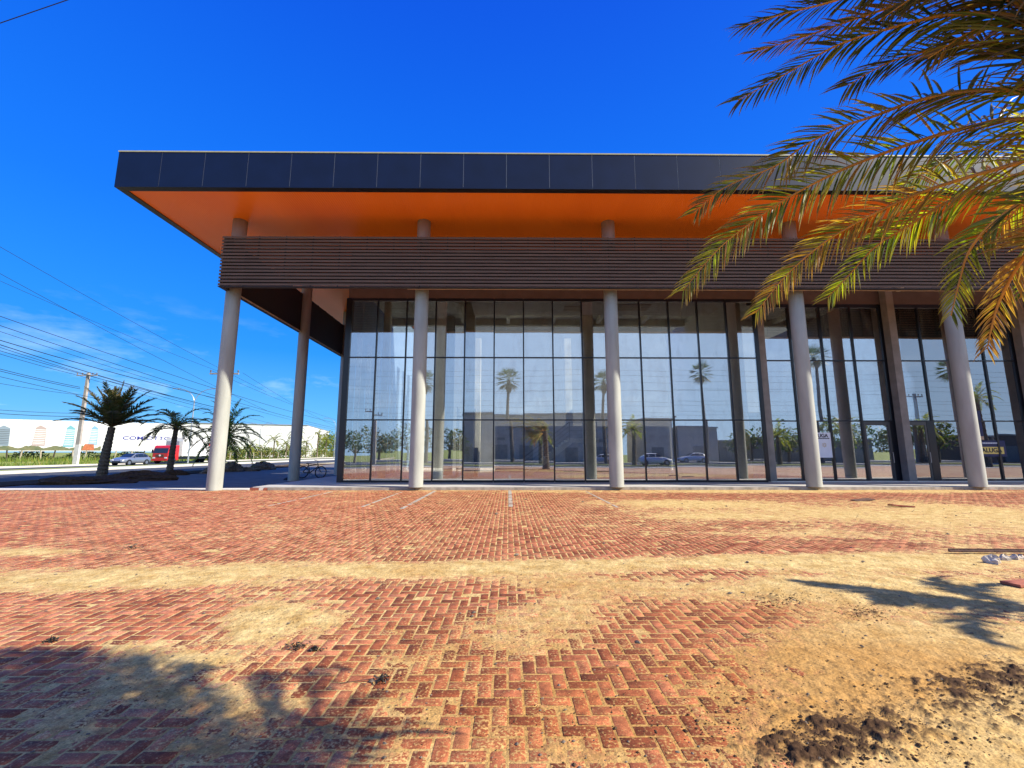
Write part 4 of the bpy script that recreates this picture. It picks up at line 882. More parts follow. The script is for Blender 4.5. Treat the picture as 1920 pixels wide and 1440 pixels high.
# vehicles
def wheel(par, x, y, r, w=.2):
    t_ = MB(); t_.tube([(x - w / 2, y, r), (x + w / 2, y, r)], r, 20); o = t_.build('wheel', 'tyre', par, bevel=.02)
    s_ = MB(); sgn = 1 if x > 0 else -1
    s_.tube([(x + sgn * (w / 2 - .01), y, r), (x + sgn * (w / 2 + .012), y, r)], r * .62, 14); s_.build('rim', 'rimm', o); return o
def car(loc, rz, label, paint, hatch=True, group=None):
    """nose towards local -y"""
    o = empty('car', loc, label, 'car', group, rz)
    L_ = 4.35; top = [(-2.17, .55), (-2.1, .72), (-1.6, .86), (-1.15, .97), (-.95, 1.0), (-.15, 1.43), (.5, 1.49), (1.2, 1.44), (1.75, 1.22 if hatch else 1.02), (2.05, .98), (2.17, .80)]
    def zt(y):
        for (a, b), (c, d) in zip(top[:-1], top[1:]):
            if a <= y <= c: return b + (d - b) * (y - a) / (c - a)
        return top[-1][1]
    vs = []; fs = []; ys = np.linspace(-2.17, 2.17, 36); ring = 14
    for y in ys:
        z1 = zt(y); belt = .93 if y > -1.0 else z1; hw = .90 - .16 * max(0, abs(y) - 1.5) / .67
        cab = z1 > .98; zb = .24 + .1 * max(0, abs(y) - 1.8) / .3
        for (q_, wz) in (((0), 0),): pass
        prof = [(-hw * .92, zb), (-hw, .42), (-hw, .62), (-hw * .985, min(belt, z1) * .97), (-hw * (.93 if cab else .9), min(belt + .02, z1)), (-hw * (.78 if cab else .7), z1 - (.06 if cab else .01)), (-hw * (.6 if cab else .4), z1)]
        prof = prof + [(-a, b) for a, b in prof[::-1]]
        # wheel arches
        vs += [(a, y, b) for a, b in prof]
    n = 14
    for i in range(len(ys) - 1):
        for k in range(n):
            k2 = (k + 1) % n; fs.append((i * n + k, (i + 1) * n + k, (i + 1) * n + k2, i * n + k2))
    fs.append(tuple(range(n))); fs.append(tuple((len(ys) - 1) * n + k for k in range(n))[::-1])
    q = MB(); q.add(vs, fs); body = q.build('body', paint, o, smooth=True)
    for sd in (-1, 1):
        x = sd * .85; g = MB()
        for poly in ([(-.80, 1.0), (.0, 1.0), (.0, 1.38), (-.18, 1.37)], [(.06, 1.0), (.85, 1.0), (.82, 1.40), (.06, 1.40)], [(.91, 1.0), (1.55, 1.04), (1.3, 1.34), (.88, 1.39)]):
            v8 = [(x + sd * .0, a, b) if b < 1.1 else (x - sd * .14, a, b) for a, b in poly]; v9 = [(p[0] + sd * .018, p[1], p[2]) for p in v8]
            g.add(v8 + v9, [(0, 1, 2, 3), (7, 6, 5, 4), (0, 4, 5, 1), (1, 5, 6, 2), (2, 6, 7, 3), (3, 7, 4, 0)])
        g.build('side_glass', 'carglass', body)
    g = MB(); a = [(-.72, -.96, 1.02), (.72, -.96, 1.02), (.58, -.20, 1.425), (-.58, -.20, 1.425)]
    g.add(a + [(p[0], p[1] - .02, p[2] + .02) for p in a], [(0, 1, 2, 3), (7, 6, 5, 4), (0, 4, 5, 1), (1, 5, 6, 2), (2, 6, 7, 3), (3, 7, 4, 0)]); g.build('windscreen', 'carglass', body)
    for x in (-.62, .62):
        g = MB(); g.obox((x, -2.08, .66), (.17, 0, 0), (0, .10, 0), (0, 0, .055)); g.build('headlight', 'lamp', body, bevel=.02)
    g = MB(); g.obox((0, -2.165, .45), (.5, 0, 0), (0, .02, 0), (0, 0, .09)); g.build('grille', 'black', body)
    for x in (-.80, .80):
        for y in (-1.35, 1.32):
            wheel(o, x, y, .325, .24)
            ar = MB(); ar.tube([(x + (.085 if x > 0 else -.085), y, .33), (x + (.112 if x > 0 else -.112), y, .33)], .385, 20); ar.build('wheel_arch', 'black', body)
    for x in (-.95, .95):
        g = MB(); g.obox((x, -.62, 1.0), (.07, 0, 0), (0, .05, 0), (0, 0, .055)); g.build('mirror', paint, body, bevel=.02)
    return o
gc = gnd(248, 872, -.1); car((gc.x - .2, gc.y, -.1), 0, 'silver grey hatchback driving on the far road ahead of the red truck', 'carpaint_silver')
# truck
tr = empty('truck', (-48.7, 63.6, -.1), 'box truck with bright red cab and white box driving behind the silver car', 'truck')
cbm = MB(); cbm.prism([(0, .45), (0, 1.45), (.28, 2.42), (.5, 2.55), (2.1, 2.6), (2.1, .45)], 'x', -1.1, 1.1); cabo = cbm.build('cab', 'red', tr, bevel=.07)
g = MB(); g.add([(-1.0, -.012, 1.5), (1.0, -.012, 1.5), (.95, .26, 2.33), (-.95, .26, 2.33), (-1.0, .03, 1.5), (1.0, .03, 1.5), (.95, .3, 2.33), (-.95, .3, 2.33)], [(0, 1, 2, 3), (7, 6, 5, 4), (0, 4, 5, 1), (1, 5, 6, 2), (2, 6, 7, 3), (3, 7, 4, 0)]); g.build('windscreen', 'carglass', cabo)
for sx_ in (-1, 1):
    g = MB(); g.box(sx_ * 1.10, .5, 1.55, sx_ * 1.125, 1.3, 2.25); g.build('side_window', 'carglass', cabo)
    g = MB(); g.box(sx_ * .65, -.03, .75, sx_ * 1.0, .0, .92); g.build('headlight', 'lamp', cabo)
    g = MB(); g.box(sx_ * 1.15, .12, 1.5, sx_ * 1.32, .2, 2.0); g.build('mirror', 'black', cabo)
g = MB(); g.box(-.55, -.035, .95, .55, .0, 1.3)
g.build('grille', 'rust', cabo); g = MB(); g.tube([(0, -.036, 1.16), (0, -.06, 1.16)], .13, 16); g.build('badge', 'lamp', cabo)
g = MB(); g.box(-1.1, -.08, .42, 1.1, .02, .66); g.build('bumper', 'red', cabo)
g = MB(); g.box(-1.25, 2.5, 1.05, 1.25, 11.8, 3.75); bx_ = g.build('cargo_box', 'white', tr, bevel=.03)
g = MB(); g.box(1.252, 8.2, 2.6, 1.262, 9.1, 2.95); g.prism([(9.25, 2.6), (9.75, 2.6), (9.95, 2.95), (9.45, 2.95)], 'x', 1.252, 1.262); g.build('red_mark', 'red', bx_)
g = MB(); g.box(-1.0, 2.0, .6, 1.0, 11.6, .95); g.build('chassis', 'black', tr)
g = MB(); g.box(-.95, 2.11, 1.0, .95, 2.5, 3.2); g.build('cooling_unit', 'galv', tr)
for x in (-1.02, 1.02):
    for y in (1.0, 9.2, 10.3): wheel(tr, x, y, .48, .3)

# hoarding with printed towers and the company name
hA, hB = Vector((-100.0, 64.7, 0)), Vector((-63.2, 87.5, 0)); hd = (hB - hA); hl = hd.length; hd.normalize(); hrot = math.atan2(hd.y, hd.x)
ho = empty('billboard', (hA.x, hA.y, 0), 'long white hoarding printed with four towers and the blue COMIOTTO lettering', 'billboard', rz=hrot)
q = MB(); q.box(0, 0, 1.72, hl, .12, 6.95); q.build('panel', 'white', ho)
q = MB(); q.box(0, -.03, 1.68, hl, .14, 1.76); q.build('bottom_rail', 'white', ho)
def hu(u):        # distance along the hoarding seen at picture column u
    d = ray(u, 848); t = ((hA.x * hd.y) - (hA.y * hd.x)) / (d.x * hd.y - d.y * hd.x); p = Vector((d.x * t, d.y * t, 0)); return (p - hA).dot(hd)
def hz_(u, v):
    s_ = hu(u); p = hA + hd * s_; return at(u, v, p.y).z
t_ = text_mesh('lettering', 'COMIOTTO', 1.5, 'inkblue', ho, (hu(273), -.02, hz_(273, 822)), (math.pi / 2, 0, 0), depth=.01, bold=.02)
wtx = t_.data.vertices; wd = max(v_.co.x for v_ in wtx) - min(v_.co.x for v_ in wtx); t_.scale = ((hu(318) - hu(228)) / wd, .62, 1)
tw = [(-14, 14, 797, 836, 'grey'), (57, 82, 797, 836, 'tan'), (116, 136, 797, 838, 'teal'), (163, 180, 798, 834, 'blue')]
M['t_grey'] = mat('print_grey', (.22, .28, .34), .6); M['t_tan'] = mat('print_tan', (.40, .31, .29), .6); M['t_teal'] = mat('print_teal', (.16, .38, .44), .6); M['t_blue'] = mat('print_blue', (.20, .38, .58), .6)
M['t_dark'] = mat('print_dark', (.10, .12, .14), .6); M['t_green'] = mat('print_green', (.08, .12, .06), .6, var=.5, vscale=1.2, col2=(.22, .20, .10)); M['t_red'] = mat('print_red', (.45, .14, .06), .6, var=.3)
for (ua, ub_, va, vb_, c) in tw:
    x0, x1 = hu(ua), hu(ub_); z1, z0 = hz_(ua, va), hz_(ua, vb_); q = MB(); xm = x0 + (x1 - x0) * .45
    q.prism([(x0, z0), (x1, z0), (x1 - .1, z1 - (z1 - z0) * .14), (xm, z1), (x0 + .2, z1 - (z1 - z0) * .12)], 'y', -.012, -.001); tp = q.build('printed_tower', 't_' + c, ho)
    q = MB(); nn = 9
    for k in range(nn):
        zz = z0 + (z1 - z0) * (.08 + .76 * k / nn); q.prism([(x0 + .1, zz), (xm, zz + .02), (x1 - .12, zz), (x1 - .12, zz + .10), (xm, zz + .14), (x0 + .1, zz + .10)], 'y', -.018, -.013)
    q.build('printed_floors', 't_dark' if c == 'grey' else 'white', tp)
q = MB(); xs_ = np.linspace(hu(-20), hu(188), 60)
q.prism([(xs_[0], 1.78)] + [(x, 2.15 + .55 * abs(math.sin(i * .23)) * random.uniform(.6, 1.1)) for i, x in enumerate(xs_)] + [(xs_[-1], 1.78)], 'y', -.009, -.0005); q.build('printed_park', 't_green', ho)
q = MB(); q.prism([(hu(152), 1.85), (hu(176), 1.85), (hu(174), 2.9), (hu(157), 2.95)], 'y', -.016, -.0095); q.build('printed_pavilion', 't_red', ho)
# posts under it
proto = None
for k in range(22):
    s_ = hl * (.02 + .96 * k / 21); q = hA + hd * s_
    dark = k % 3 == 1
    pst = MB(); pst.obox((0, 0, .9), (.07, 0, 0), (0, .07, 0), (.14 * (1 if k % 2 else -.6), 0, .92)); o = pst.build('fence_post', 'dpost' if dark else 'post'); o.location = (q.x + .2, q.y - .8 - .5 * (k % 2), 0)
    props(o, ('dark' if dark else 'pale') + ' leaning wooden post, %s from the left end under the white hoarding' % ORD[k], 'post', 'fence posts under the hoarding')
# warehouse beyond
wa = empty('warehouse', (-62, 125, 0), 'long white windowless warehouse behind the trees across the road', 'building')
p0, p1, p2 = at(330, 793, 118), at(577, 798, 128), at(617, 809, 172)
q = MB(); zt_ = 10.0
zt0, zt1 = p0.z, p1.z
q.add([(p0.x, p0.y, 0), (p1.x, p1.y, 0), (p1.x, p1.y, zt1), (p0.x, p0.y, zt0), (p2.x, p2.y, 0), (p2.x, p2.y, p2.z), (p0.x - 20, p0.y + 50, 0), (p0.x - 20, p0.y + 50, zt0)], [(0, 1, 2, 3), (1, 4, 5, 2), (0, 3, 7, 6), (3, 2, 5, 7), (4, 6, 7, 5)])
o = q.build('wall', 'white', wa); o.location = (62, -125, 0)
q = MB(); q.tube([(p0.x, p0.y - .1, zt0 + .05), (p1.x, p1.y - .1, zt1 + .05), (p2.x, p2.y, p2.z + .05)], .14, 4); o = q.build('roof_edge', 'galv', wa); o.location = (62, -125, 0)
# poles
def pole(loc, h, label, arm=2.4, base_white=True, armdir=(1, 0, 0)):
    o = empty('utility_pole', loc, label, 'utility pole')
    q = MB(); q.prism([(-.22, -.12), (.22, -.12), (.22, .12), (-.22, .12)], 'z', 0, .02)
    n = 10
    for k in range(n):
        z0_, z1_ = h * k / n, h * (k + 1) / n; w0, w1 = .26 - .13 * k / n, .26 - .13 * (k + 1) / n
        q.add([(-w0, -.13, z0_), (w0, -.13, z0_), (w0, .13, z0_), (-w0, .13, z0_), (-w1, -.13, z1_), (w1, -.13, z1_), (w1, .13, z1_), (-w1, .13, z1_)], [(0, 1, 5, 4), (1, 2, 6, 5), (2, 3, 7, 6), (3, 0, 4, 7)] + ([(4, 5, 6, 7)] if k == n - 1 else []))
    q.build('mast', 'pole', o)
    if base_white:
        q = MB(); q.box(-.27, -.14, .02, .27, .14, 2.4); q.build('painted_base', 'whitewash', o)
    a = Vector(armdir).normalized(); q = MB(); q.obox((0, -.17, h - .35), a * arm / 2, a.cross(Vector((0, 0, 1))) * .05, (0, 0, .06)); c_ = q.build('crossarm', 'pole', o)
    for s_ in (-.95, -.45, .55, .95):
        q = MB(); p = a * arm / 2 * s_ + Vector((0, -.17, h - .29)); q.tube([p, p + Vector((0, 0, .1)), p + Vector((0, 0, .13)), p + Vector((0, 0, .26))], [.03, .03, .07, .05], 8); q.build('insulator', 'rock', c_)
    return o
gpo = gnd(141, 871.8); zp = at(158, 699, gpo.y).z
pole((gpo.x, gpo.y, 0), zp, 'pale concrete utility pole with whitewashed foot and crossarm in front of the white hoarding', 2.5)
pole((-24.7, 38.6, 0), at(433, 694, 38.6).z, 'utility pole hidden behind the first column, only its crossarm ends showing', 2.5, False)
def lamp(loc, h, label, arms=((-1, 0), (1, 0)), reach=2.3, dbl=True):
    o = empty('street_lamp', loc, label, 'street lamp'); q = MB(); q.tube([(0, 0, 0), (0, 0, h - 2)], [.1, .06], 8); q.build('post', 'galv', o)
    for (ax, ay) in arms:
        q = MB(); P = [Vector((0, 0, h - 2))]
        for k in range(1, 8): a = k / 7 * math.pi / 2; P.append(Vector((ax * reach * (1 - math.cos(a)), ay * reach * (1 - math.cos(a)), h - 2 + 2 * math.sin(a))))
        q.tube(P, .045, 6); q.build('arm', 'galv', o)
        q = MB(); q.obox((ax * (reach + .3), ay * (reach + .3), h), (abs(ax) * .35 + .08, 0, 0), (0, abs(ay) * .35 + .08, 0), (0, 0, .05)); q.build('lamp_head', 'galv', o, bevel=.02)
lamp((-42.2, 60.0, 0), at(368, 729, 60).z, 'double armed street lamp behind the palm left of the first column')
lamp((-66, 120, 0), at(496, 793, 120).z, 'small far double armed street lamp in front of the white warehouse')
lamp((-41.5, 108, 0), at(634, 784, 108).z, 'street lamp seen against the sky just left of the glass corner', arms=((-1, 0),))
# cables
cab = [((-60, 428, -28), (500, 735, -24), .012), ((-60, 480, -28), (500, 770, -24), .012), ((-60, 500, -28), (420, 700, -24), .010),
       ((-60, 572, -25), (660, 800, -24), .016), ((-60, 590, -25), (640, 805, -24), .016), ((-60, 602, -25), (640, 808, -24), .012), ((-60, 620, -25), (430, 752, -24), .02), ((-60, 627, -25), (430, 770, -24), .02), ((-60, 632, -25), (430, 776, -24), .013),
       ((-60, 676, -51), (150, 726, -51.5), .03), ((-60, 680, -51), (150, 729, -51.5), .03), ((-60, 692, -51), (440, 795, -50), .025), ((-60, 645, -51), (140, 702, -51.5), .025), ((140, 702, -51.5), (560, 812, -50), .022),
       ((-60, 764, -51), (150, 775, -51.5), .022), ((-60, 771, -51), (148, 781, -51.5), .028), ((150, 776, -51.5), (420, 806, -50), .022), ((178, 703, -51.5), (640, 820, -50), .02), ((-60, 708, -51), (145, 740, -51.5), .02), ((395, 694, -24), (640, 790, -24), .012), ((455, 699, -24), (650, 810, -24), .012), ((-60, 640, -26), (330, 745, -24), .014)]
for k, (a, b_, r_) in enumerate(cab):
    p, q_ = atX(*a), atX(*b_); q = MB(); N = 16; sag = (q_ - p).length * .010
    q.tube([p.lerp(q_, i / N) - Vector((0, 0, sag * 4 * (i / N) * (1 - i / N))) for i in range(N + 1)], r_, 5, False)
    lb = ('cable on the near poles, %s from the top at the left edge of the sky' % ORD[sorted([c[0][1] for c in cab if abs(c[0][2]) < 40]).index(a[1])]) if abs(a[2]) < 40 else ('cable on the far poles over the white hoarding, %s from the top' % ORD[sorted([c[0][1] for c in cab if abs(c[0][2]) >= 40]).index(a[1])])
    props(q.build('cable', 'cable'), lb, 'cable', 'overhead cables beside the near kerb' if abs(a[2]) < 40 else 'overhead cables across the far road')
q = MB(); p, q_ = at(-60, 64, 9), at(190, -22, 9); q.tube([p.lerp(q_, i / 6) for i in range(7)], .010, 6, False)
props(q.build('cable', 'cable'), 'single black cable crossing the top left corner of the sky', 'cable')

# shrubs & trees beyond the road
def shrub_mesh(seed, w, h, pal, n=900, ls=.16):
    rs = random.Random(seed); q = MB(); cl = [(rs.uniform(-.6, .6) * w, rs.uniform(-.6, .6) * w, rs.uniform(.25, .85) * h, rs.uniform(.25, .5) * w) for _ in range(9)]
    for i in range(n):
        c = rs.choice(cl); v = Vector((rs.gauss(0, 1), rs.gauss(0, 1), rs.gauss(0, 1))).normalized() * c[3] * rs.uniform(.6, 1.05)
        p = Vector((c[0], c[1], c[2])) + v; p.z = max(.02, p.z * 1.0)
        a = Vector((rs.gauss(0, 1), rs.gauss(0, 1), rs.gauss(0, .7))).normalized(); b = a.cross(Vector((rs.gauss(0, 1), rs.gauss(0, 1), rs.gauss(0, 1)))).normalized(); s_ = ls * rs.uniform(.6, 1.3); t_ = tuple(x * rs.uniform(.7, 1.3) for x in rs.choice(pal))
        q.add([p - a * s_, p + b * s_ * .4, p + a * s_, p - b * s_ * .4], [(0, 1, 2, 3)], t_)
    return q
SH = [(.10, .15, .02), (.16, .19, .03), (.06, .09, .02), (.20, .20, .04), (.28, .24, .05)]
for k in range(20):
    u = 408 + k * 12 + random.uniform(-4, 4); X = -52 - random.uniform(0, 5) - (3 if k % 3 == 0 else 0); p = atX(u, 860, X); h = random.uniform(1.8, 3.4); w = random.uniform(2.0, 3.2)
    o = empty('shrub', (p.x, p.y, 0), ['dense yellow green shrub', 'ragged dark green shrub', 'olive bush with loose twigs'][k % 3] + ' across the road, %s to the right of the first column' % ORD[k], 'shrub', 'shrubs on the far verge')
    shrub_mesh(100 + k, w, h, SH if k % 3 else SH[:3], 700, .2).build('foliage', 'leaf', o)
    q = MB(); q.tube([(0, 0, -.1), (.1, 0, h * .5)], [.08, .04], 6); q.tube([(0, 0, .3), (-.4, .2, h * .6)], [.05, .03], 5); q.build('stem', 'trunk', o)
for k, (u, v, X) in enumerate([(515, 823, -54), (538, 830, -52), (556, 807, -53), (470, 835, -53), (575, 828, -52), (597, 812, -52), (612, 822, -55)]):
    p = atX(u, v, X); palm((p.x, p.y, 0), ['small upright palm right of the warehouse middle', 'low bushy palm between two taller ones', 'slender palm immediately left of the rear column', 'short palm among shrubs near the first column', 'stubby palm partly behind the rear column', 'green palm just right of the rear column', 'small palm left of the glass corner'][k] + ' on the far verge', p.z - .5, 11, 2.4 if k % 2 else 2.9, r0=.16, r1=.12, els=(-10, 75), Ll=.6, wl=.1, pal=LIME + GREEN, nl=16, sag=1.2, seed=30 + k)
for k in range(16):
    u = 400 + k * 15; p = atX(u, 864, -51.8); q = MB(); q.box(-.06, -.06, 0, .06, .06, 1.5); o = q.build('fence_post', 'post'); o.location = (p.x, p.y, 0); o.rotation_euler = (R(random.uniform(-5, 5)), R(random.uniform(-6, 6)), 0)
    props(o, 'pale wooden fence post before the verge shrubs, %s counted from the first column' % ORD[k], 'post', 'fence posts along the far verge')
def tree(loc, h, w, label, seed, pal=SH[:3], n=1500, ls=.35):
    o = empty('tree', loc, label, 'tree'); q = shrub_mesh(seed, w, h * .62, pal, n, ls); q.v = [(x, y, z + h * .38) for x, y, z in q.v]; q.build('crown', 'leaf', o)
    q = MB(); q.tube([(0, 0, -.1), (.1, 0, h * .3), (0, .1, h * .6)], [.25, .2, .12], 8)
    for a in range(4): q.tube([(0, 0, h * .35), (math.cos(a * 1.6) * w * .4, math.sin(a * 1.6) * w * .4, h * .65)], [.1, .04], 6)
    q.build('trunk', 'trunk', o)
for k, (u, Y, h, w, lb) in enumerate([(622, 150, 7.0, 6, 'round dark tree at the end of the road left of the glass corner'), (600, 160, 6.5, 5, 'dark tree behind the green palm right of the rear column'), (650, 170, 8, 6, 'far tree hidden behind the glass corner mullion')]):
    p = at(u, 848, Y); tree((p.x, p.y, 0), h, w, lb, 60 + k)
# dry grass tufts on the verge (uncountable)
q = MB()
for k in range(9000):
    X = -51.5 - abs(random.gauss(0, 7)); Y = random.uniform(48, 125); h = random.uniform(.15, .5)
    if k % 2: t_ = random.random(); dd_ = random.uniform(-8, 6); X = hA.x + (hB.x - hA.x) * t_ - hd.y * dd_; Y = hA.y + (hB.y - hA.y) * t_ + hd.x * dd_; h = random.uniform(.3, 1.1)
    if X > -51.5: continue
    a = random.uniform(0, 6.28); w = .05
    c = random.choice([(.13, .20, .02), (.20, .26, .03), (.28, .25, .06), (.09, .15, .02)])
    q.add([(X - w * math.cos(a), Y - w * math.sin(a), 0), (X + w * math.cos(a), Y + w * math.sin(a), 0), (X + random.uniform(-.15, .15), Y + random.uniform(-.15, .15), h)], [(0, 1, 2)], c)
for k in range(7000):
    t_ = random.uniform(-.05, 1.25); p = hA + (hB - hA) * t_ + Vector((-hd.y, hd.x, 0)) * random.uniform(1.2, 5)
    zc = random.uniform(0, 2.3) * (.6 + .4 * math.sin(t_ * 40)); p.z = max(.05, zc); a_ = Vector((random.gauss(0, 1), random.gauss(0, 1), random.gauss(0, 1))).normalized() * random.uniform(.12, .3); b2 = a_.cross(Vector((random.gauss(0, 1), random.gauss(0, 1), 1))).normalized() * .1
    q.add([p - a_, p + b2, p + a_, p - b2], [(0, 1, 2, 3)], random.choice([(.07, .10, .02), (.14, .16, .03), (.24, .22, .05), (.10, .12, .025)]))
o = q.build('grass_tufts', 'leaf'); props(o, 'bright green grass growing wild along the verge below the hoarding', 'grass', kind='stuff')

# ================================================================== BEHIND THE CAMERA (seen in the glass)
def fan_palm(u, v_crown, D, seed, label, v_base=868):
    p = mir(u, v_crown, D); o = empty('fan_palm', (p.x, -D, 0), label, 'palm tree', 'tall fan palms across the rear street'); rs = random.Random(seed); H = p.z - .3
    trunk(o, [(0, 0, -.1), (rs.uniform(-.3, .3), 0, H * .5), (0, 0, H)], [.30, .22, .20])
    q = MB(); q.tube([(0, 0, H - 1.9), (0, 0, H - 1.3), (0, 0, H - .2)], [.28, .5, .3], 12, tone=(.18, .13, .07)); q.build('dead_skirt', 'frond', o)
    q = MB()
    for k in range(34):
        az = k * 2.4; el = R(-58 + 140 * (k / 34)); d = Vector((math.cos(az) * math.cos(el), math.sin(az) * math.cos(el), math.sin(el))); c = Vector((0, 0, H)) + d * rs.uniform(.75, 1.15)
        s_ = d.cross(Vector((0, 0, 1))).normalized(); up = s_.cross(d); tone = rs.choice([(.045, .075, .02), (.065, .10, .028), (.03, .055, .018)] if k > 9 else [(.13, .10, .05), (.09, .09, .04)])
        q.tube([(0, 0, H), c], .02, 4, tone=(.3, .3, .1))
        for j in range(11):
            a = (j - 5) / 5 * 1.15; dd = (d * math.cos(a) + s_ * math.sin(a)).normalized(); e_ = c + dd * 1.35 * rs.uniform(.8, 1.1) + Vector((0, 0, -.15 - .1 * abs(a))); wv = dd.cross(up).normalized() * .045 + up * .018
            q.add([c, c.lerp(e_, .55) + wv, e_, c.lerp(e_, .55) - wv], [(0, 1, 2, 3)], tone)
    q.build('crown', 'frond', o)
for k, (u, v, D) in enumerate([(958, 707, 24), (1130, 712, 26), (1316, 697, 24), (1535, 662, 20), (800, 712, 24), (1800, 690, 22)]):
    fan_palm(u, v, D, 200 + k, ['tall fan palm mirrored in the glass between the second and third columns', 'tall fan palm mirrored right beside the third column', 'tall fan palm mirrored midway between the third and fourth columns', 'tallest fan palm mirrored right of the fourth column', 'tall fan palm mirrored beside the second column', 'fan palm mirrored behind the fifth column'][k])
for k, (u, v, D, h) in enumerate([(1010, 812, 15, 1.0), (1185, 800, 17, 1), (1470, 812, 16, 1), (1590, 800, 20, 1), (1745, 800, 12, 1), (1850, 740, 9, 1)]):
    p = mir(u, v, D); palm((p.x, -D, 0), ['bushy palm mirrored left of the third column', 'drooping palm mirrored right of the third column', 'low spreading palm mirrored left of the fourth column', 'feathery palm mirrored beside the white poster', 'low palm mirrored in the right glass door', 'large spiky palm mirrored at the right end of the glazing'][k], max(1.5, p.z - .3), 16, 2.6, els=(-15, 75), Ll=.6, wl=.07, nl=22, pal=GREEN + LIME, seed=70 + k)
def bldg(ua, ub_, v, D, depth, m_, label, door=True):
    a, b_ = mir(ua, v, D), mir(ub_, v, D); h = a.z; o = empty('shop_building', (a.x, -D, 0), label, 'building'); w = b_.x - a.x
    q = MB(); q.box(0, -depth, -.1, w, 0, h); q.build('wall', m_, o); q = MB(); q.box(-.15, -depth - .1, h, w + .15, .25, h + .25); q.build('roof', 'concrete', o)
    n = max(1, int(w / 4))
    for k in range(n):
        x = w * (k + .5) / n; q = MB(); q.box(x - 1.1, .003, .0, x + 1.1, .06, 2.6); f_ = q.build('shutter', 'bldg_c', o)
        if k % 2: q = MB(); q.box(x - .7, .003, 3.4, x + .7, .05, 3.9); q.build('window', 'bldg_c', o)
bldg(868, 1142, 778, 37, 14, 'bldg_a', 'long low grey building mirrored behind the fan palm')
bldg(1205, 1264, 783, 35, 12, 'bldg_b', 'tan building with taller parapet mirrored right of the third column')
bldg(1268, 1345, 801, 35, 12, 'bldg_a', 'lower grey shop mirrored between the third and fourth columns')
bldg(1348, 1640, 826, 36, 10, 'bldg_c', 'dark low shed mirrored either side of the fourth column')
bldg(1880, 2200, 815, 30, 12, 'brownwall', 'brown building mirrored at the right end of the glazing')
for k, (u, D, h, w) in enumerate([(662, 40, 5.0, 5), (705, 34, 3.6, 4), (760, 42, 5.5, 6), (842, 36, 4.2, 4), (1410, 27, 4.6, 4), (1490, 31, 5.0, 5), (1600, 25, 5.5, 5), (1700, 22, 4.2, 4), (1770, 20, 5.2, 4)]):
    p = mir(u, 860, D); tree((p.x, -D, -.05), h, w, 'leafy tree mirrored low in the glazing, %s from the left end' % ORD[k], 400 + k, [(.05, .08, .02), (.09, .12, .03), (.12, .13, .04)], 900, .3)
car((mir(1232, 868, 14.5).x, -15, -.06 + .09), R(90), 'white hatchback parked across the rear street, mirrored right of the third column', 'carpaint_white')
car((mir(1345, 868, 19).x, -27.5, -.09), R(-90), 'white car mirrored between the third and fourth columns farther off', 'carpaint_white')
car((mir(1130, 868, 25).x, -27.5, -.09), R(-90), 'white car mirrored at the left edge of the third column', 'carpaint_white')
pole((mir(735, 870, 22).x, -12.2, 0), mir(735, 775, 12.2).z + .4, 'utility pole mirrored in the glazing near its left end', 2.2, False)
pole((mir(1725, 735, 12.5).x, -12.5, 0), mir(1725, 735, 12.5).z, 'utility pole with crossarm mirrored left of the fifth column', 2.4, False)
for k, (va, vb_, D) in enumerate([(690, 694, 13), (700, 703, 13), (714, 712, 13), (726, 733, 13), (748, 752, 18), (758, 757, 18), (768, 770, 18), (774, 779, 22), (733, 722, 15)]):
    p, q_ = mir(640, va, D), mir(2000, vb_, D); q = MB(); N = 20
    q.tube([p.lerp(q_, i / N) - Vector((0, 0, .35 * 4 * ((i * 2.5 / N) % 1) * (1 - (i * 2.5 / N) % 1))) for i in range(N + 1)], .013, 5, False)
    props(q.build('cable', 'cable'), 'thin cable mirrored across the glazing, %s from the top' % ORD[k], 'cable', 'cables mirrored in the glazing')
q = MB(); q.box(-26, -31.4, 0, 120, -31.1, 1.0); 

# ================================================================== DEBRIS ON THE LOT
def on(u, v): g = gnd(u, v); return g.x, g.y, sand_z(g.x, g.y)
x, y, z = on(1812, 1040); q = MB(); q.obox((1.15, 0, .035), (1.2, -.05, 0), (0.001, .02, 0), (0, 0, .012)); q.obox((1.15, .018, .05), (1.2, -.05, 0), (0, .003, 0), (0, 0, .02)); o = q.build('steel_bar', 'rust'); o.location = (x - .15, y, z); props(o, 'long dark rusty angle bar lying on the sand at the right edge', 'metal bar')
for k, (u, v, s, lb) in enumerate([(1862, 1056, .10, 'angular broken concrete chunk nearest the end of the steel bar, darkest and largest'), (1884, 1050, .07, 'pale concrete chunk in the middle of the row under the steel bar'), (1903, 1049, .065, 'pale concrete chunk right of the middle one under the steel bar'), (1915, 1048, .055, 'small pale concrete chunk at the picture edge under the steel bar')]):
    x, y, z = on(u, v); lumpy('concrete_chunk', (x, y, z), s, s * .8, s * .95, 'chunk', lb, 'concrete chunk', 300 + k, 'broken concrete under the steel bar', n=(7, 4), rough=.5)
x, y, z = on(1915, 1098); q = MB(); q.obox((0, 0, .02), (.16, .03, 0), (-.02, .09, 0), (0, .002, .015)); o = q.build('brick_shard', 'tile_red', bevel=.004); o.location = (x, y, z); props(o, 'broken red roof tile lying in the shadow at the right edge', 'tile')
x, y, z = on(1618, 939); q = MB(); q.obox((0, 0, .03), (.34, 0, 0), (0, .12, 0), (0, 0, .012)); o = q.build('board', 'rust'); o.location = (x, y, z); o.rotation_euler = (R(6), R(-3), .2); props(o, 'dark flat board lying on the sand far right near the building', 'board')
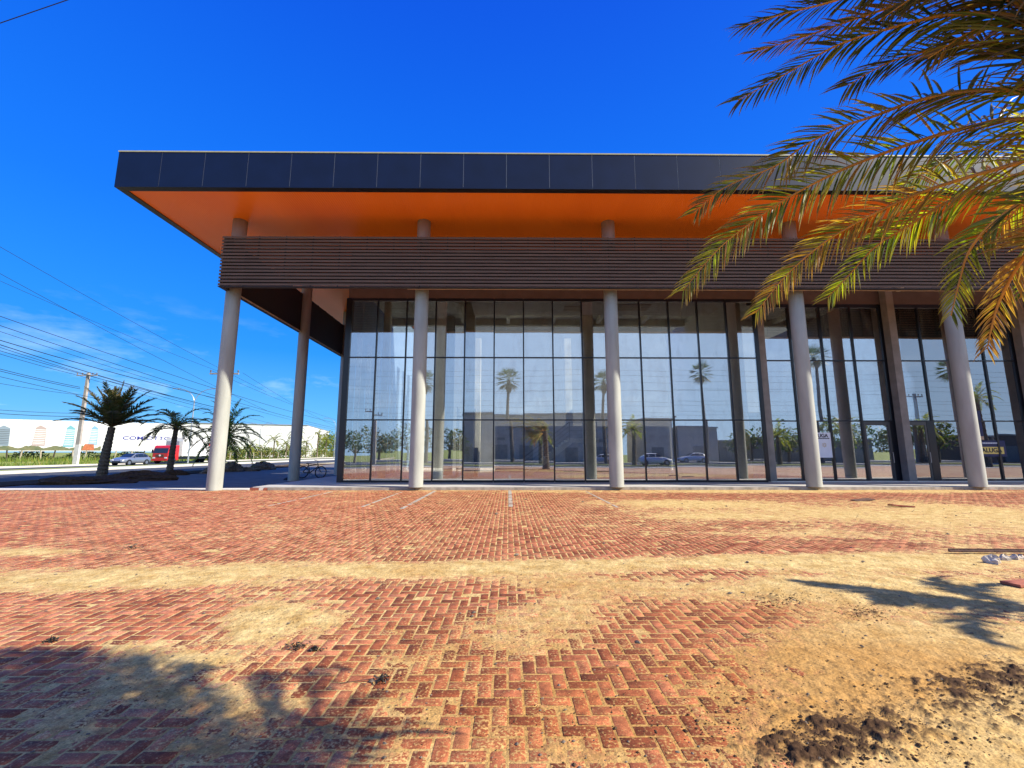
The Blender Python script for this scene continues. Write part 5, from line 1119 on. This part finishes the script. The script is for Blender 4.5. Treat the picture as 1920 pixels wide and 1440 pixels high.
x, y, z = on(1690, 951); q = MB(); q.obox((0, 0, .03), (.28, 0, 0), (0, .1, 0), (0, 0, .02)); o = q.build('board', 'tile_red'); o.location = (x, y, z); o.rotation_euler = (R(-5), R(4), -.15); props(o, 'reddish flat board lying right of the dark one near the building', 'board')
def leafclump(u, v, r, label, seed, twig=False):
    rs = random.Random(seed); x, y, z = on(u, v); o = empty('dead_leaf_clump', (x, y, z), label, 'dead leaves'); q = MB()
    for k in range(70):
        a = rs.uniform(0, 6.28); d = abs(rs.gauss(0, .45)) * r; c = Vector((math.cos(a) * d * 1.5, math.sin(a) * d, rs.uniform(.002, .035) * math.exp(-d / r))); w1 = Vector((rs.gauss(0, 1), rs.gauss(0, 1), rs.gauss(0, .8))).normalized() * rs.uniform(.008, .02); w2 = w1.cross(Vector((rs.gauss(0, 1), rs.gauss(0, 1), 1))).normalized() * .006; q.add([c - w1, c + w2, c + w1 + Vector((0, 0, .004)), c - w2], [(0, 1, 2, 3)], rs.choice([(.03, .025, .02), (.06, .04, .025), (.02, .02, .02)]))
    q.build('leaves', 'leaf', o)
    if twig: t2 = MB(); t2.tube([(-.26, -.045, .006), (-.13, -.02, .012), (0, 0, .02), (.05, .02, .02)], [.002, .003, .003, .002], 5); t2.build('stem', 'rust', o)
leafclump(556, 1214, .09, 'small dark clump of dead leaves beside the thick sand patch', 1)
leafclump(716, 1276, .085, 'dark dried flower head with a long thin stem on the pavers', 2, True)
leafclump(246, 1028, .12, 'dark leaf litter on the far left pavers', 3)
leafclump(590, 1220, .04, 'tiny dark crumb of dead leaves right of the dark clump', 4)
leafclump(95, 1203, .05, 'small curled dead leaf on the left foreground pavers', 5)
# grit, crumbs of soil and scraps, too many to count
def scatter(N, pick, name, mt, label):
    ico = np.array([(0, 0, 1), (.9, 0, .1), (.2, .9, .0), (-.8, .45, .1), (-.7, -.6, 0), (.3, -.9, .1), (0, 0, -.6)]); tf = [(0, 1, 2), (0, 2, 3), (0, 3, 4), (0, 4, 5), (0, 5, 1), (6, 2, 1), (6, 3, 2), (6, 4, 3), (6, 5, 4), (6, 1, 5)]
    vs = []; fs = []
    pts = [pick() for _ in range(N)]; X = np.array([p[0] for p in pts]); Y = np.array([p[1] for p in pts]); c, _, _ = cover(X, Y); Z = np.clip(c * .02, 0, .017)
    for i, (x, y, s) in enumerate(pts):
        a = random.uniform(0, 6.28); ca, sa = math.cos(a), math.sin(a); k = len(vs); sx2 = s * random.uniform(.7, 1.6)
        for p in ico: px, py, pz = p[0] * sx2, p[1] * s, p[2] * s * .6; vs.append((x + px * ca - py * sa, y + px * sa + py * ca, Z[i] + pz + s * .2))
        fs += [tuple(k + j for j in f) for f in tf]
    q = MB(); q.add(vs, fs); o = q.build(name, mt); props(o, label, 'debris', kind='stuff')
def pk1():
    c = random.choice([(1600, 1370, 130, 34), (1500, 1410, 110, 40), (1840, 1290, 120, 34), (1640, 1410, 160, 30), (1620, 1150, 40, 10), (1470, 1125, 45, 8), (1760, 1340, 170, 60), (1350, 1330, 160, 60)])
    g = gnd(random.gauss(c[0], c[2] * .75), min(1500, max(930, random.gauss(c[1], c[3] * .75)))); return g.x, g.y, min(.013, .0018 + random.expovariate(1 / .0026))
scatter(3600, pk1, 'soil_crumbs', 'dirt', 'dark crumbs of soil scattered over the sand in the right foreground')
def pk2():
    y = 1.8 * (16 / 1.8) ** random.random(); x = random.uniform(-1.2, 1.25) * y; return x, y, .002 + random.expovariate(1 / (.0016 + .0005 * y))
def pk3():
    c = random.choice([(1050, 1100, 160, 40), (820, 1180, 120, 40), (1150, 1250, 260, 70), (520, 1150, 120, 30), (950, 1360, 250, 60), (300, 1300, 220, 60)])
    g = gnd(random.gauss(c[0], c[2] * .7), min(1500, max(930, random.gauss(c[1], c[3] * .7)))); return g.x, g.y, min(.008, .0016 + random.expovariate(1 / .0013))
scatter(2600, pk3, 'soil_specks', 'dirt', 'fine dark specks of soil strewn over the middle of the paving')
scatter(2600, pk2, 'grit', 'rock', 'fine grit and small stones scattered over the whole paving')
